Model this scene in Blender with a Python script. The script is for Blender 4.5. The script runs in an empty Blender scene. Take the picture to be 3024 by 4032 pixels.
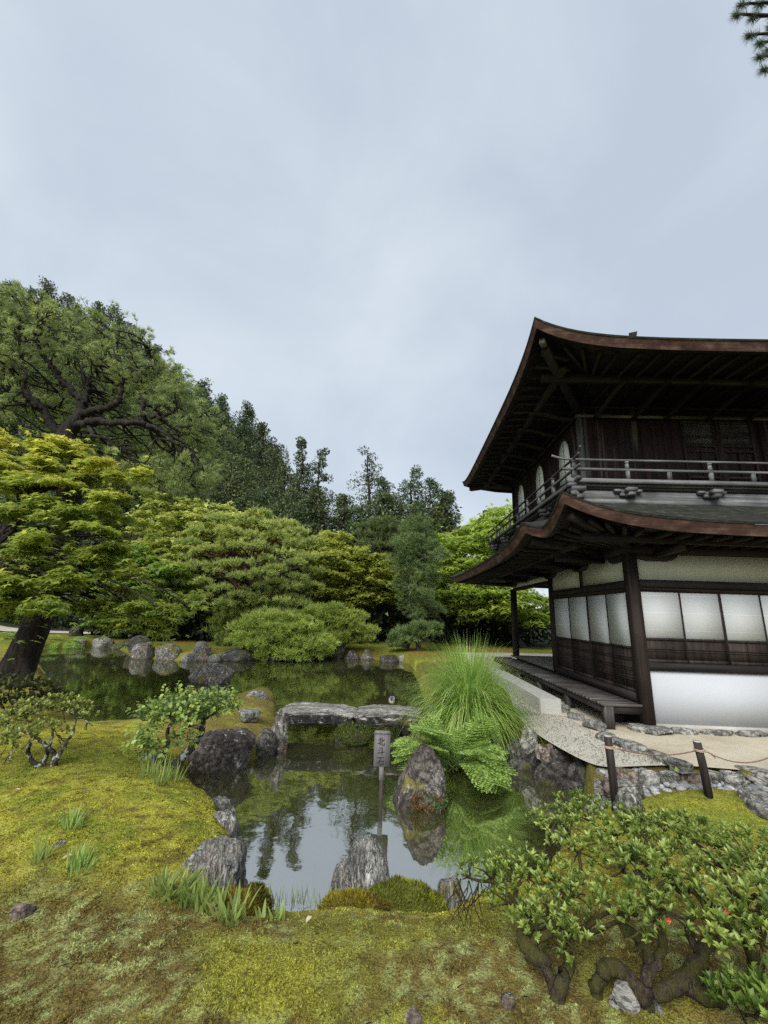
import bpy, bmesh, math
import numpy as np
from mathutils import Vector, Matrix, Quaternion

# ------------------------------------------------------------------ camera
scene = bpy.context.scene
COL = scene.collection
EYE = np.array([0.0, 0.0, 1.65])
_p, _r, _y = math.radians(14.0), math.radians(1.872), math.radians(1.815)
_f = np.array([0, math.cos(_p), math.sin(_p)]); _u = np.array([0, -math.sin(_p), math.cos(_p)]); _x = np.array([1.0, 0, 0])
_x2 = _x * math.cos(_r) + _u * math.sin(_r); _u2 = -_x * math.sin(_r) + _u * math.cos(_r)
_R = np.array([[math.cos(_y), -math.sin(_y), 0], [math.sin(_y), math.cos(_y), 0], [0, 0, 1]])
FW, RT, UP = _R @ _f, _R @ _x2, _R @ _u2
cam_d = bpy.data.cameras.new("camera"); cam = bpy.data.objects.new("camera", cam_d); COL.objects.link(cam)
cam_d.sensor_fit = 'HORIZONTAL'; cam_d.sensor_width = 36.0; cam_d.lens = 1619.0 / 3024 * 36
cam_d.clip_start = 0.05; cam_d.clip_end = 2000
m = Matrix.Identity(4)
for i in range(3):
    m[i][0], m[i][1], m[i][2], m[i][3] = RT[i], UP[i], -FW[i], EYE[i]
cam.matrix_world = m
scene.camera = cam

# ------------------------------------------------------------------ sky, sun, exposure
SUN_EL, SUN_ROT = math.radians(40), math.radians(200)
world = bpy.data.worlds.new("World"); scene.world = world; world.use_nodes = True
wt = world.node_tree; wt.nodes.clear()
def wn(t, **k):
    n = wt.nodes.new(t)
    for a, b in k.items(): setattr(n, a, b)
    return n
sky = wn('ShaderNodeTexSky', sky_type='NISHITA', sun_disc=False, sun_elevation=SUN_EL, sun_rotation=SUN_ROT)
tc = wn('ShaderNodeTexCoord'); mp = wn('ShaderNodeMapping'); mp.inputs['Scale'].default_value = (1.0, 1.0, 1.25); mp.inputs['Location'].default_value = (0.37, 0.2, 0.1)
wt.links.new(tc.outputs['Generated'], mp.inputs['Vector'])
nz = wn('ShaderNodeTexNoise'); nz.inputs['Scale'].default_value = 2.1; nz.inputs['Detail'].default_value = 6; nz.inputs['Roughness'].default_value = 0.5; nz.inputs['Distortion'].default_value = 0.3
wt.links.new(mp.outputs[0], nz.inputs['Vector'])
cr = wn('ShaderNodeValToRGB')
CLOUD = 0.39
cr.color_ramp.elements[0].position = 0.33; cr.color_ramp.elements[0].color = (5.3 * CLOUD, 6.05 * CLOUD, 7.05 * CLOUD, 1)
cr.color_ramp.elements[1].position = 0.68; cr.color_ramp.elements[1].color = (7.0 * CLOUD, 7.75 * CLOUD, 8.5 * CLOUD, 1)
wt.links.new(nz.outputs['Fac'], cr.inputs['Fac'])
# sky brightened round the sun, unseen behind the camera, to add soft light
SDIR = (math.sin(SUN_ROT) * math.cos(SUN_EL), math.cos(SUN_ROT) * math.cos(SUN_EL), math.sin(SUN_EL))
dt = wn('ShaderNodeVectorMath', operation='DOT_PRODUCT'); dt.inputs[1].default_value = SDIR; wt.links.new(tc.outputs['Generated'], dt.inputs[0])
mr = wn('ShaderNodeMapRange', interpolation_type='SMOOTHSTEP'); mr.inputs['From Min'].default_value = 0.72; mr.inputs['From Max'].default_value = 0.95; mr.inputs['To Min'].default_value = 1.0; mr.inputs['To Max'].default_value = 3.6
wt.links.new(dt.outputs['Value'], mr.inputs['Value'])
vm = wn('ShaderNodeVectorMath', operation='SCALE'); wt.links.new(cr.outputs[0], vm.inputs[0]); wt.links.new(mr.outputs[0], vm.inputs['Scale'])
mx = wn('ShaderNodeMix', data_type='RGBA'); mx.inputs[0].default_value = 0.95
wt.links.new(sky.outputs[0], mx.inputs[6]); wt.links.new(vm.outputs[0], mx.inputs[7])
bg = wn('ShaderNodeBackground'); bg.inputs['Strength'].default_value = 0.1
wo = wn('ShaderNodeOutputWorld')
wt.links.new(mx.outputs[2], bg.inputs['Color']); wt.links.new(bg.outputs[0], wo.inputs[0])
sd = bpy.data.lights.new("sun", 'SUN'); sd.energy = 1.5; sd.angle = math.radians(32); sd.color = (1.0, 0.96, 0.9)
so = bpy.data.objects.new("sun", sd); COL.objects.link(so)
sv = Vector((math.sin(SUN_ROT) * math.cos(SUN_EL), math.cos(SUN_ROT) * math.cos(SUN_EL), math.sin(SUN_EL)))
so.rotation_euler = sv.to_track_quat('Z', 'Y').to_euler(); so.location = sv * 60
vs = scene.view_settings
vs.view_transform = 'Standard'; vs.look = 'None'; vs.gamma = 1; vs.exposure = 1.4
scene.cycles.max_bounces = 12; scene.cycles.diffuse_bounces = 4; scene.cycles.glossy_bounces = 3
scene.cycles.transmission_bounces = 9; scene.cycles.transparent_max_bounces = 4
scene.cycles.use_adaptive_sampling = True; scene.cycles.adaptive_threshold = 0.01; scene.cycles.use_denoising = False
WATER = -0.45

# ------------------------------------------------------------------ measuring helpers (photo point -> place in the garden)
def ray(px, py):
    a, b = px * 3024 / 1659, py * 3024 / 1659
    return FW + RT * (a - 1512) / 1619 - UP * (b - 2016) / 1619
def at(px, py, z=None, y=None, x=None):
    d = ray(px, py)
    t = (z - EYE[2]) / d[2] if z is not None else (y / d[1] if y is not None else x / d[0])
    return EYE + d * t
def mpp(p):
    return float((np.asarray(p) - EYE) @ FW) / (1619 * 1659 / 3024)
def RNG(k): return np.random.default_rng(k)

# ------------------------------------------------------------------ noise in numpy
def _hash(ix, iy, iz, s):
    h = (ix.astype(np.int64) * 374761393 + iy.astype(np.int64) * 668265263 + iz.astype(np.int64) * 2147483647 + s * 1274126177) & 0xFFFFFFFF
    h = ((h ^ (h >> 13)) * 1103515245) & 0xFFFFFFFF
    h = ((h ^ (h >> 16)) * 69069) & 0xFFFFFFFF
    return ((h ^ (h >> 15)) & 0xFFFF) / 32767.5 - 1.0
def vnoise(p, s=0):
    p = np.asarray(p, float); i = np.floor(p); f = p - i; f = f * f * (3 - 2 * f); i = i.astype(np.int64)
    r = 0
    for dx in (0, 1):
        wx = f[:, 0] if dx else 1 - f[:, 0]
        for dy in (0, 1):
            wy = f[:, 1] if dy else 1 - f[:, 1]
            for dz in (0, 1):
                wz = f[:, 2] if dz else 1 - f[:, 2]
                r = r + wx * wy * wz * _hash(i[:, 0] + dx, i[:, 1] + dy, i[:, 2] + dz, s)
    return r
def fbm(p, o=4, s=0):
    r = 0; a = 1.0; t = 0; p = np.asarray(p, float)
    for k in range(o):
        r = r + a * vnoise(p * 2 ** k + 17.3 * k, s + k); t += a; a *= 0.5
    return r / t
def fb2(x, y, fr, o=4, s=0):
    return fbm(np.stack([x * fr, y * fr, np.zeros_like(x)], 1), o, s)
def sstep(a, b, v):
    t = np.clip((v - a) / (b - a), 0, 1); return t * t * (3 - 2 * t)

# ------------------------------------------------------------------ object helpers
def tag(o, label=None, cat=None, group=None, kind=None):
    if label: o['label'] = label
    if cat: o['category'] = cat
    if group: o['group'] = group
    if kind: o['kind'] = kind
    return o
def empty(name, loc, label, cat, group=None, rz=0):
    o = bpy.data.objects.new(name, None); COL.objects.link(o); o.location = tuple(loc); o.rotation_euler = (0, 0, rz)
    o.empty_display_size = 0.2
    return tag(o, label, cat, group)
def fmesh(name, V, faces, mat, parent=None, smooth=False, attrs=None, colors=None, mats=None, mi=None):
    """V (n,3); faces: list of (m,k) int arrays. Vertices are given in world space; the parent's place is taken off."""
    V = np.asarray(V, np.float32)
    if parent is not None:
        off = np.zeros(3); q = parent
        while q is not None: off = off + np.array(q.location); q = q.parent
        V = V - off.astype(np.float32)
    if not isinstance(faces, (list, tuple)): faces = [faces]
    faces = [np.asarray(f, np.int32) for f in faces if len(f)]
    me = bpy.data.meshes.new(name)
    me.vertices.add(len(V)); me.vertices.foreach_set('co', V.ravel())
    lv = np.concatenate([f.ravel() for f in faces]); tot = np.concatenate([np.full(len(f), f.shape[1], np.int32) for f in faces])
    st = np.concatenate([[0], np.cumsum(tot)[:-1]]).astype(np.int32)
    me.loops.add(len(lv)); me.loops.foreach_set('vertex_index', lv)
    me.polygons.add(len(tot)); me.polygons.foreach_set('loop_start', st); me.polygons.foreach_set('loop_total', tot)
    if smooth: me.polygons.foreach_set('use_smooth', np.ones(len(tot), bool))
    for ml in (mats or [mat]): me.materials.append(ml)
    if mi is not None: me.polygons.foreach_set('material_index', np.asarray(mi, np.int32))
    if attrs:
        for k, a in attrs.items():
            t = me.attributes.new(k, 'FLOAT', 'POINT'); t.data.foreach_set('value', np.asarray(a, np.float32))
    if colors is not None:
        t = me.attributes.new('col', 'FLOAT_COLOR', 'POINT')
        c = np.ones((len(V), 4), np.float32); c[:, :3] = colors; t.data.foreach_set('color', c.ravel())
    me.update(calc_edges=True); me.validate(clean_customdata=False)
    o = bpy.data.objects.new(name, me); COL.objects.link(o)
    if parent is not None: o.parent = parent
    return o
class MB:
    """collects boxes, bars, tubes and prisms into ONE mesh"""
    def __init__(s): s.V = []; s.F = {3: [], 4: []}; s.n = 0
    def add(s, V, F):
        V = np.asarray(V, float); s.V.append(V)
        for f in F: s.F[len(f)].append([i + s.n for i in f])
        s.n += len(V); return s
    def box(s, x0, x1, y0, y1, z0, z1):
        return s.hexa([(x0, y0, z0), (x1, y0, z0), (x1, y1, z0), (x0, y1, z0)], [(x0, y0, z1), (x1, y0, z1), (x1, y1, z1), (x0, y1, z1)])
    def hexa(s, b, t):
        return s.add(list(b) + list(t), [(3, 2, 1, 0), (4, 5, 6, 7), (0, 1, 5, 4), (1, 2, 6, 5), (2, 3, 7, 6), (3, 0, 4, 7)])
    def bar(s, a, b, w, h, up=(0, 0, 1)):
        a, b = np.asarray(a, float), np.asarray(b, float); d = b - a; d /= np.linalg.norm(d)
        sd = np.cross(d, up); sd /= max(np.linalg.norm(sd), 1e-9); u = np.cross(sd, d)
        q = [(-1, -1), (1, -1), (1, 1), (-1, 1)]
        return s.hexa([a + sd * i * w / 2 + u * j * h / 2 for i, j in q], [b + sd * i * w / 2 + u * j * h / 2 for i, j in q])
    def tube(s, pts, rad, n=7, cap=True, rough=None):
        pts = np.asarray(pts, float); k = len(pts); rad = np.broadcast_to(np.asarray(rad, float), (k,))
        t = np.gradient(pts, axis=0); t /= np.linalg.norm(t, axis=1)[:, None] + 1e-9
        ref = np.array([0, 0, 1.0]) if abs(t[0][2]) < 0.9 else np.array([1.0, 0, 0])
        a = np.cross(t[0], ref); a /= np.linalg.norm(a); V = []
        for i in range(k):
            a = a - t[i] * (a @ t[i]); a /= np.linalg.norm(a) + 1e-9; b = np.cross(t[i], a)
            for j in range(n):
                g = 2 * math.pi * j / n; V.append(pts[i] + rad[i] * (a * math.cos(g) + b * math.sin(g)))
        if rough is None: rough = .16 if n >= 7 else 0
        if rough:
            V = np.array(V); c_ = np.repeat(pts, n, 0); rr = np.repeat(rad, n)[:, None]; q = V / (np.mean(rad) * 2.2)
            V = list(V + (V - c_) * (rough * fbm(q, 2, 5))[:, None])
        F = [(i * n + j, i * n + (j + 1) % n, (i + 1) * n + (j + 1) % n, (i + 1) * n + j) for i in range(k - 1) for j in range(n)]
        if cap:
            V += [pts[0], pts[-1]]
            F += [(k * n, (j + 1) % n, j) for j in range(n)] + [(k * n + 1, (k - 1) * n + j, (k - 1) * n + (j + 1) % n) for j in range(n)]
        return s.add(V, F)
    def strip(s, A, B):
        n = len(A); return s.add(list(A) + list(B), [(i, i + 1, n + i + 1, n + i) for i in range(n - 1)])
    def prism(s, poly, d):
        """closed polygon (k,3) pushed along d; fan caps round the centre"""
        p = np.asarray(poly, float); k = len(p); c = p.mean(0); d = np.asarray(d, float)
        F = [(j, (j + 1) % k, k + (j + 1) % k, k + j) for j in range(k)]
        F += [(2 * k, (j + 1) % k, j) for j in range(k)] + [(2 * k + 1, k + j, k + (j + 1) % k) for j in range(k)]
        return s.add(list(p) + list(p + d) + [c, c + d], F)
    def build(s, name, mat, parent=None, smooth=False):
        return fmesh(name, np.concatenate(s.V), [np.array(f) for f in s.F.values() if f], mat, parent, smooth)
def curve(pts, n=8, wig=0.0, rng=None):
    """Catmull-Rom through pts"""
    P = np.asarray(pts, float); P = np.vstack([2 * P[0] - P[1], P, 2 * P[-1] - P[-2]]); out = []
    for i in range(1, len(P) - 2):
        for t in np.linspace(0, 1, n, endpoint=False):
            a, b, c, d = P[i - 1], P[i], P[i + 1], P[i + 2]
            out.append(0.5 * (2 * b + (c - a) * t + (2 * a - 5 * b + 4 * c - d) * t * t + (3 * b - a - 3 * c + d) * t ** 3))
    out.append(P[-2]); out = np.array(out)
    if wig and rng is not None: out[1:-1] += rng.normal(0, wig, out[1:-1].shape)
    return out
# ------------------------------------------------------------------ materials
class NT:
    def __init__(s, name):
        s.m = bpy.data.materials.new(name); s.m.use_nodes = True; s.t = s.m.node_tree; s.t.nodes.clear()
        s.out = s.t.nodes.new('ShaderNodeOutputMaterial')
    def n(s, typ, ins=None, **k):
        nd = s.t.nodes.new('ShaderNode' + typ)
        for a, b in k.items(): setattr(nd, a, b)
        for a, b in (ins or {}).items():
            if isinstance(b, bpy.types.NodeSocket): s.t.links.new(b, nd.inputs[a])
            else: nd.inputs[a].default_value = b
        return nd
    def ramp(s, fac, stops):
        r = s.n('ValToRGB', {'Fac': fac}); e = r.color_ramp.elements
        while len(e) < len(stops): e.new(0.5)
        for q, (p, c) in zip(e, stops):
            q.position = p; q.color = (c, c, c, 1) if isinstance(c, (int, float)) else (*c, 1)
        return r.outputs[0]
    def mix(s, fac, a, b, mode='MIX'):
        nd = s.t.nodes.new('ShaderNodeMix'); nd.data_type = 'RGBA'; nd.blend_type = mode
        for i, v in ((0, fac), (6, a), (7, b)):
            if isinstance(v, bpy.types.NodeSocket): s.t.links.new(v, nd.inputs[i])
            else: nd.inputs[i].default_value = v if i == 0 else (*v, 1)
        return nd.outputs[2]
    def math(s, op, a, b=0.5, clamp=False):
        nd = s.n('Math', {0: a, 1: b}, operation=op); nd.use_clamp = clamp; return nd.outputs[0]
    def coords(s, scale=(1, 1, 1), kind='Object', rnd=0.0):
        v = s.n('TexCoord').outputs[kind]
        if rnd:
            oi = s.n('ObjectInfo'); r = s.math('MULTIPLY', oi.outputs['Random'], rnd)
            v = s.n('VectorMath', {0: v, 1: r}, operation='ADD').outputs[0]
        return s.n('Mapping', {'Vector': v, 'Scale': scale}).outputs[0]
    def noise(s, v, scale, det=4, rough=0.55, dist=0.0):
        return s.n('TexNoise', {'Vector': v, 'Scale': scale, 'Detail': det, 'Roughness': rough, 'Distortion': dist}).outputs['Fac']
    def bump(s, h, strength, dist=0.01):
        return s.n('Bump', {'Height': h, 'Strength': strength, 'Distance': dist}).outputs[0]
    def pbr(s, col, rough=0.7, spec=0.3, normal=None):
        i = {'Base Color': col if isinstance(col, bpy.types.NodeSocket) else (*col, 1), 'Roughness': rough, 'Specular IOR Level': spec}
        if normal is not None: i['Normal'] = normal
        return s.n('BsdfPrincipled', i).outputs[0]
    def end(s, sh): s.t.links.new(sh, s.out.inputs['Surface']); return s.m

def m_wood(name, dark, light, axis, sc=1.0, rough=0.75, lo=0.35, hi=0.7, stain=None):
    t = NT(name); st = {'x': (0.6, 14, 14), 'y': (14, 0.6, 14), 'z': (14, 14, 0.6)}[axis]
    v = t.coords(tuple(a * sc for a in st)); g = t.noise(v, 1.0, 5, 0.6)
    big = t.noise(t.coords((1, 1, 1)), 1.7, 3)
    c = t.ramp(g, [(lo, dark), (hi, light)])
    c = t.mix(t.ramp(big, [(0.35, 0.0), (0.75, 0.75)]), c, tuple(x * 0.5 for x in dark))
    if stain: c = t.mix(t.ramp(t.noise(t.coords(tuple(a * 0.5 for a in st)), 1.0, 2), [(0.61, 0.0), (0.66, 0.7)]), c, stain)
    return t.end(t.pbr(c, rough, 0.25, t.bump(g, 0.35, 0.006)))
DW, DL = (0.007, 0.005, 0.0045), (0.034, 0.025, 0.020)
WOODX = m_wood('dark_wood_x', DW, DL, 'x'); WOODY = m_wood('dark_wood_y', DW, DL, 'y'); WOODZ = m_wood('dark_wood_z', (0.012, 0.008, 0.0065), (0.052, 0.036, 0.028), 'z')
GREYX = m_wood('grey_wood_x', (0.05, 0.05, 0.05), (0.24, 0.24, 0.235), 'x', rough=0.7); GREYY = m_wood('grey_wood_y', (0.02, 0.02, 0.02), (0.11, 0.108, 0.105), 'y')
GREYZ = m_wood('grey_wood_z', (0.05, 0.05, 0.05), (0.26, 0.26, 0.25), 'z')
DECKM = m_wood('deck_boards', (0.035, 0.03, 0.027), (0.16, 0.145, 0.13), 'x', 0.8)
DECKB = m_wood('deck_beam', (0.02, 0.017, 0.015), (0.09, 0.08, 0.072), 'y')
DECKP = m_wood('deck_post', (0.02, 0.018, 0.016), (0.10, 0.09, 0.08), 'z')
PLANK = m_wood('upper_planks', (0.008, 0.005, 0.0045), (0.042, 0.019, 0.016), 'z', 0.8, stain=(0.085, 0.08, 0.066))
EAVEW = m_wood('eave_boards', (0.006, 0.0045, 0.004), (0.034, 0.027, 0.023), 'x', 0.8); EAVEY = m_wood('eave_boards_y', (0.006, 0.0045, 0.004), (0.034, 0.027, 0.023), 'y', 0.8)
def m_roofedge():
    t = NT('bark_roof_edge'); v = t.coords((1, 1, 42)); g = t.noise(v, 1.0, 3)
    b = t.noise(t.coords((4, 4, 7)), 1.0, 4)
    c = t.ramp(b, [(0.3, (0.018, 0.009, 0.007)), (0.52, (0.062, 0.030, 0.020)), (0.74, (0.13, 0.085, 0.062))])
    c = t.mix(t.ramp(g, [(0.4, 0.0), (0.6, 0.55)]), c, (0.03, 0.016, 0.011))
    return t.end(t.pbr(c, 0.85, 0.2, t.bump(g, 0.5, 0.01)))
ROOFEDGE = m_roofedge()
def m_shingle():
    t = NT('shingle_roof'); b = t.noise(t.coords((3, 3, 9)), 2.0, 5); g = t.noise(t.coords((14, 14, 60)), 1.0, 3)
    c = t.ramp(b, [(0.3, (0.010, 0.011, 0.008)), (0.6, (0.026, 0.027, 0.021)), (0.75, (0.08, 0.085, 0.045))])
    return t.end(t.pbr(c, 0.9, 0.2, t.bump(g, 0.8, 0.02)))
SHINGLE = m_shingle()
def m_plaster(name, c0, c1):
    t = NT(name); b = t.noise(t.coords(), 1.3, 5); f = t.noise(t.coords(), 90, 2)
    return t.end(t.pbr(t.ramp(b, [(0.3, c0), (0.7, c1)]), 0.9, 0.2, t.bump(f, 0.15, 0.003)))
PLASTER = m_plaster('white_plaster', (0.385, 0.395, 0.405), (0.405, 0.415, 0.425)); FOOT = m_plaster('stained_base_plaster', (0.20, 0.19, 0.16), (0.40, 0.38, 0.33)); PANE = m_plaster('white_window_pane', (0.74, 0.75, 0.76), (0.8, 0.81, 0.82)); CREAM = m_plaster('cream_plaster', (0.44, 0.43, 0.34), (0.51, 0.50, 0.40))
def m_paper():
    t = NT('shoji_paper'); v = t.coords(); z = t.n('SeparateXYZ', {0: v}).outputs[2]
    seam = t.math('LESS_THAN', t.math('ABSOLUTE', t.math('SUBTRACT', t.math('FRACT', t.math('MULTIPLY', z, 3.55)), 0.5)), 0.022)
    c = t.mix(t.math('MULTIPLY', seam, 0.5), (0.50, 0.51, 0.50), (0.66, 0.66, 0.65))
    c = t.mix(t.ramp(t.noise(v, 2.1, 4), [(0.4, 0.0), (0.8, 0.3)]), c, (0.6, 0.6, 0.56))
    return t.end(t.pbr(c, 0.85, 0.2))
PAPER = m_paper()

def m_rock(name, dark, mid, light, lichen=0.45, lcol=(0.42, 0.42, 0.40), moss=0.0, stri=(1, 1, 1), mcol=(0.10, 0.085, 0.012), warm=None, rnd=1):
    t = NT(name); v = t.coords(stri, rnd=41.7 * rnd); u = t.coords(rnd=23.1 * rnd)
    b = t.noise(v, 2.6, 6, 0.62, 0.4); f = t.noise(v, 17, 5, 0.7)
    c = t.ramp(b, [(0.28, dark), (0.5, mid), (0.72, light)])
    c = t.mix(t.ramp(f, [(0.42, 0.85), (0.58, 0.0)]), c, tuple(x * 0.35 for x in dark))
    cv = t.math('ABSOLUTE', t.math('SUBTRACT', t.noise(v, 4.2, 4, 0.6, 0.9), 0.5)); c = t.mix(t.ramp(cv, [(0.0, 0.5), (0.016, 0.0)]), c, tuple(x * 0.3 for x in dark))
    if warm: c = t.mix(t.ramp(t.noise(u, 3.3, 3), [(0.52, 0.0), (0.66, 0.7)]), c, warm)
    l = t.noise(u, 11, 3, 0.65, 0.6)
    c = t.mix(t.ramp(l, [(0.70 - 0.13 * lichen, 0.0), (0.78 - 0.13 * lichen, 0.7)]), c, lcol)
    if moss:
        k = t.noise(u, 2.3, 5, 0.6)
        c = t.mix(t.ramp(k, [(0.62 - 0.3 * moss, 0.0), (0.70 - 0.3 * moss, 0.95)]), c, t.mix(t.noise(u, 30, 2), mcol, tuple(x * 2.2 for x in mcol)))
    g = t.n('NewGeometry'); z = t.n('SeparateXYZ', {0: g.outputs['Position']}).outputs[2]
    wet = t.ramp(t.math('ADD', z, t.math('MULTIPLY', f, 0.08)), [(0.0, 0.0), (1.0, 1.0)])
    wz = t.n('MapRange', {'Value': t.math('ADD', z, t.math('MULTIPLY', f, 0.10)), 'From Min': -0.43, 'From Max': -0.33, 'To Min': 0.8, 'To Max': 0.0}).outputs[0]
    c = t.mix(wz, c, tuple(x * 0.25 for x in dark))
    h = t.math('ADD', t.math('ADD', t.math('MULTIPLY', b, 1.2), t.math('MULTIPLY', f, 0.6)), t.math('MULTIPLY', t.math('MINIMUM', cv, 0.05), 8.0))
    return t.end(t.pbr(c, 0.88, 0.25, t.bump(h, 1.0, 0.035)))
RK = {
 'grey': m_rock('grey_rock', (0.0768, 0.07182, 0.06201), (0.224, 0.2117, 0.1849), (0.4608, 0.4448, 0.3978), 0.5, moss=0.12),
 'pale': m_rock('pale_streaked_rock', (0.1088, 0.1008, 0.08892), (0.3072, 0.2961, 0.2668), (0.5888, 0.5733, 0.5206), 0.6, (0.62, 0.62, 0.5967), stri=(3.4, 3.4, 0.8), warm=(0.192, 0.1575, 0.1264), moss=0.08),
 'dark': m_rock('dark_rock', (0.0256, 0.02268, 0.01872), (0.0768, 0.06804, 0.05616), (0.2176, 0.2016, 0.1732), 0.55, (0.4096, 0.4158, 0.3627), moss=0.14, mcol=(0.045, 0.05, 0.010)),
 'plum': m_rock('plum_rock', (0.0384, 0.0315, 0.02691), (0.1088, 0.08946, 0.07605), (0.2944, 0.2709, 0.234), 0.6, (0.512, 0.4914, 0.4329), moss=0.10),
 'lichen': m_rock('lichen_rock', (0.064, 0.05922, 0.05031), (0.1792, 0.1663, 0.1427), (0.384, 0.3654, 0.3217), 0.85, (0.5376, 0.5292, 0.468), warm=(0.1536, 0.0882, 0.0585), moss=0.15),
 'white': m_rock('smooth_pale_stone', (0.16, 0.15, 0.13), (0.30, 0.285, 0.25), (0.42, 0.40, 0.36), 0.2, stri=(1, 1, 3)),
 'moss': m_rock('mossy_rock', (0.0256, 0.02142, 0.01638), (0.0768, 0.06552, 0.05031), (0.1664, 0.1512, 0.1287), 0.2, moss=0.75, mcol=(0.055, 0.06, 0.010)),
 'brown': m_rock('brown_stone', (0.0768, 0.0567, 0.04329), (0.2176, 0.1638, 0.1287), (0.3968, 0.3276, 0.2632), 0.2),
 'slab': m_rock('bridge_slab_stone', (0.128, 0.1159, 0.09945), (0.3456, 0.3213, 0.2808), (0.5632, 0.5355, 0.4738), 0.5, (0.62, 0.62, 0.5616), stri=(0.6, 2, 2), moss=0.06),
 'slabside': m_rock('bridge_slab_flank', (0.010, 0.010, 0.009), (0.036, 0.034, 0.031), (0.11, 0.107, 0.10), 0.7, (0.27, 0.28, 0.26), moss=0.15, mcol=(0.05, 0.05, 0.012)),  # flanks: staining and lichen, plus shade put into the dark colour
 'bank': m_rock('bank_rock', (0.016, 0.014, 0.012), (0.052, 0.046, 0.040), (0.15, 0.14, 0.125), 0.45, (0.30, 0.29, 0.27), moss=0.22, mcol=(0.05, 0.05, 0.012)),
 'flat': m_rock('edging_stone', (0.128, 0.126, 0.1111), (0.2688, 0.2583, 0.2281), (0.4224, 0.4032, 0.351), 0.25),
}
def m_leaf(name, cols, transl=0.35, rough=0.5, spec=0.35, hue=0.5):
    """cols: leaf pigment from old growth to new growth, picked leaf by leaf with the tint stored on the leaf"""
    t = NT(name); a = t.n('Attribute', attribute_name='tint').outputs['Fac']
    g = t.n('NewGeometry').outputs['Random Per Island']
    a = t.math('ADD', a, t.math('MULTIPLY', t.math('SUBTRACT', g, 0.5), hue))
    c = t.ramp(a, [(i / (len(cols) - 1), q) for i, q in enumerate(cols)])
    oi = t.n('ObjectInfo').outputs['Random']
    c = t.n('HueSaturation', {'Color': c, 'Hue': t.math('ADD', t.math('MULTIPLY', oi, 0.02), 0.49), 'Value': t.math('ADD', t.math('MULTIPLY', oi, 0.3), 0.85)}).outputs[0]
    d = t.pbr(c, rough, spec)
    if not transl: return t.end(d)
    tr = t.n('BsdfTranslucent', {'Color': t.n('HueSaturation', {'Color': c, 'Value': 1.35}).outputs[0]}).outputs[0]
    return t.end(t.n('MixShader', {0: min(.55, transl * 1.25), 1: d, 2: tr}).outputs[0])
LF = {
 'pine': m_leaf('pine_needles', [(0.1188, 0.151, 0.0544), (0.2631, 0.3171, 0.101), (0.5515, 0.5589, 0.1749)]),
 'pine_trim': m_leaf('trimmed_pine_needles', [(0.105, 0.15, 0.045), (0.29, 0.38, 0.095), (0.55, 0.58, 0.18)]),
 'pine_blue': m_leaf('blue_pine_needles', [(0.06, 0.09, 0.032), (0.125, 0.175, 0.055), (0.23, 0.28, 0.09)]),
 'pine_low': m_leaf('low_pine_needles', [(0.1, 0.145, 0.03), (0.24, 0.3, 0.055), (0.4, 0.44, 0.1)]),
 'pine_near': m_leaf('long_pine_needles', [(0.05, 0.075, 0.05), (0.12, 0.16, 0.10)], 0.3),
 'maple': m_leaf('maple_leaves', [(0.1148, 0.1823, 0.0432), (0.27, 0.3578, 0.0567), (0.6, 0.6, 0.0945)], 0.45, 0.45),
 'maple_light': m_leaf('light_maple_leaves', [(0.1291, 0.1844, 0.0361), (0.3228, 0.3894, 0.0721), (0.62, 0.62, 0.1917)], 0.42),
 'maple_yellow': m_leaf('yellow_maple_leaves', [(0.13, 0.17, 0.035), (0.31, 0.37, 0.06), (0.5, 0.52, 0.12)], 0.45),
 'cedar': m_leaf('cedar_sprays', [(0.03, 0.0455, 0.0179), (0.0714, 0.0943, 0.0322), (0.1408, 0.1626, 0.0501)], 0.2),
 'cypress': m_leaf('cypress_sprays', [(0.0263, 0.0455, 0.0201), (0.0638, 0.0976, 0.0371), (0.1221, 0.1706, 0.0541)], 0.2),
 'under': m_leaf('understory_leaves', [(0.0096, 0.016, 0.0064), (0.0224, 0.036, 0.0112), (0.04, 0.06, 0.016)], 0.25),  # the wood's deep shade is put into this near-black leaf colour
 'azalea': m_leaf('azalea_leaves', [(0.07, 0.115, 0.025), (0.17, 0.255, 0.045), (0.42, 0.52, 0.13)], 0.3, 0.35, 0.5, 0.35),
 'azalea_old': m_leaf('old_azalea_leaves', [(0.0755, 0.1008, 0.0288), (0.2013, 0.2292, 0.0505), (0.4025, 0.4399, 0.1226)], 0.3, 0.45),
 'shrub': m_leaf('shrub_leaves', [(0.0785, 0.1204, 0.0435), (0.1884, 0.2536, 0.0652), (0.3767, 0.4184, 0.0923)], 0.35, 0.45),
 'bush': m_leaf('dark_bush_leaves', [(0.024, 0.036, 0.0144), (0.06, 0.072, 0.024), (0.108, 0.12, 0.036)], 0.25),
 'fern': m_leaf('fern_fronds', [(0.138, 0.2346, 0.0552), (0.276, 0.414, 0.0966), (0.4416, 0.6, 0.1656)], 0.42, 0.5),
 'grass': m_leaf('silver_grass_blades', [(0.1495, 0.2753, 0.0435), (0.2991, 0.4927, 0.0869), (0.5234, 0.6, 0.2318)], 0.4, 0.4),
 'herb': m_leaf('herb_leaves', [(0.1392, 0.2151, 0.0506), (0.2644, 0.3542, 0.0886), (0.4175, 0.4807, 0.1392)], 0.4, 0.5),
 'straw': m_leaf('dry_grass', [(0.16, 0.12, 0.05), (0.34, 0.27, 0.13)], 0.3),
 'petal': m_leaf('red_petals', [(0.6, 0.05, 0.03), (0.7, 0.09, 0.05)], 0.3),
}
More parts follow.
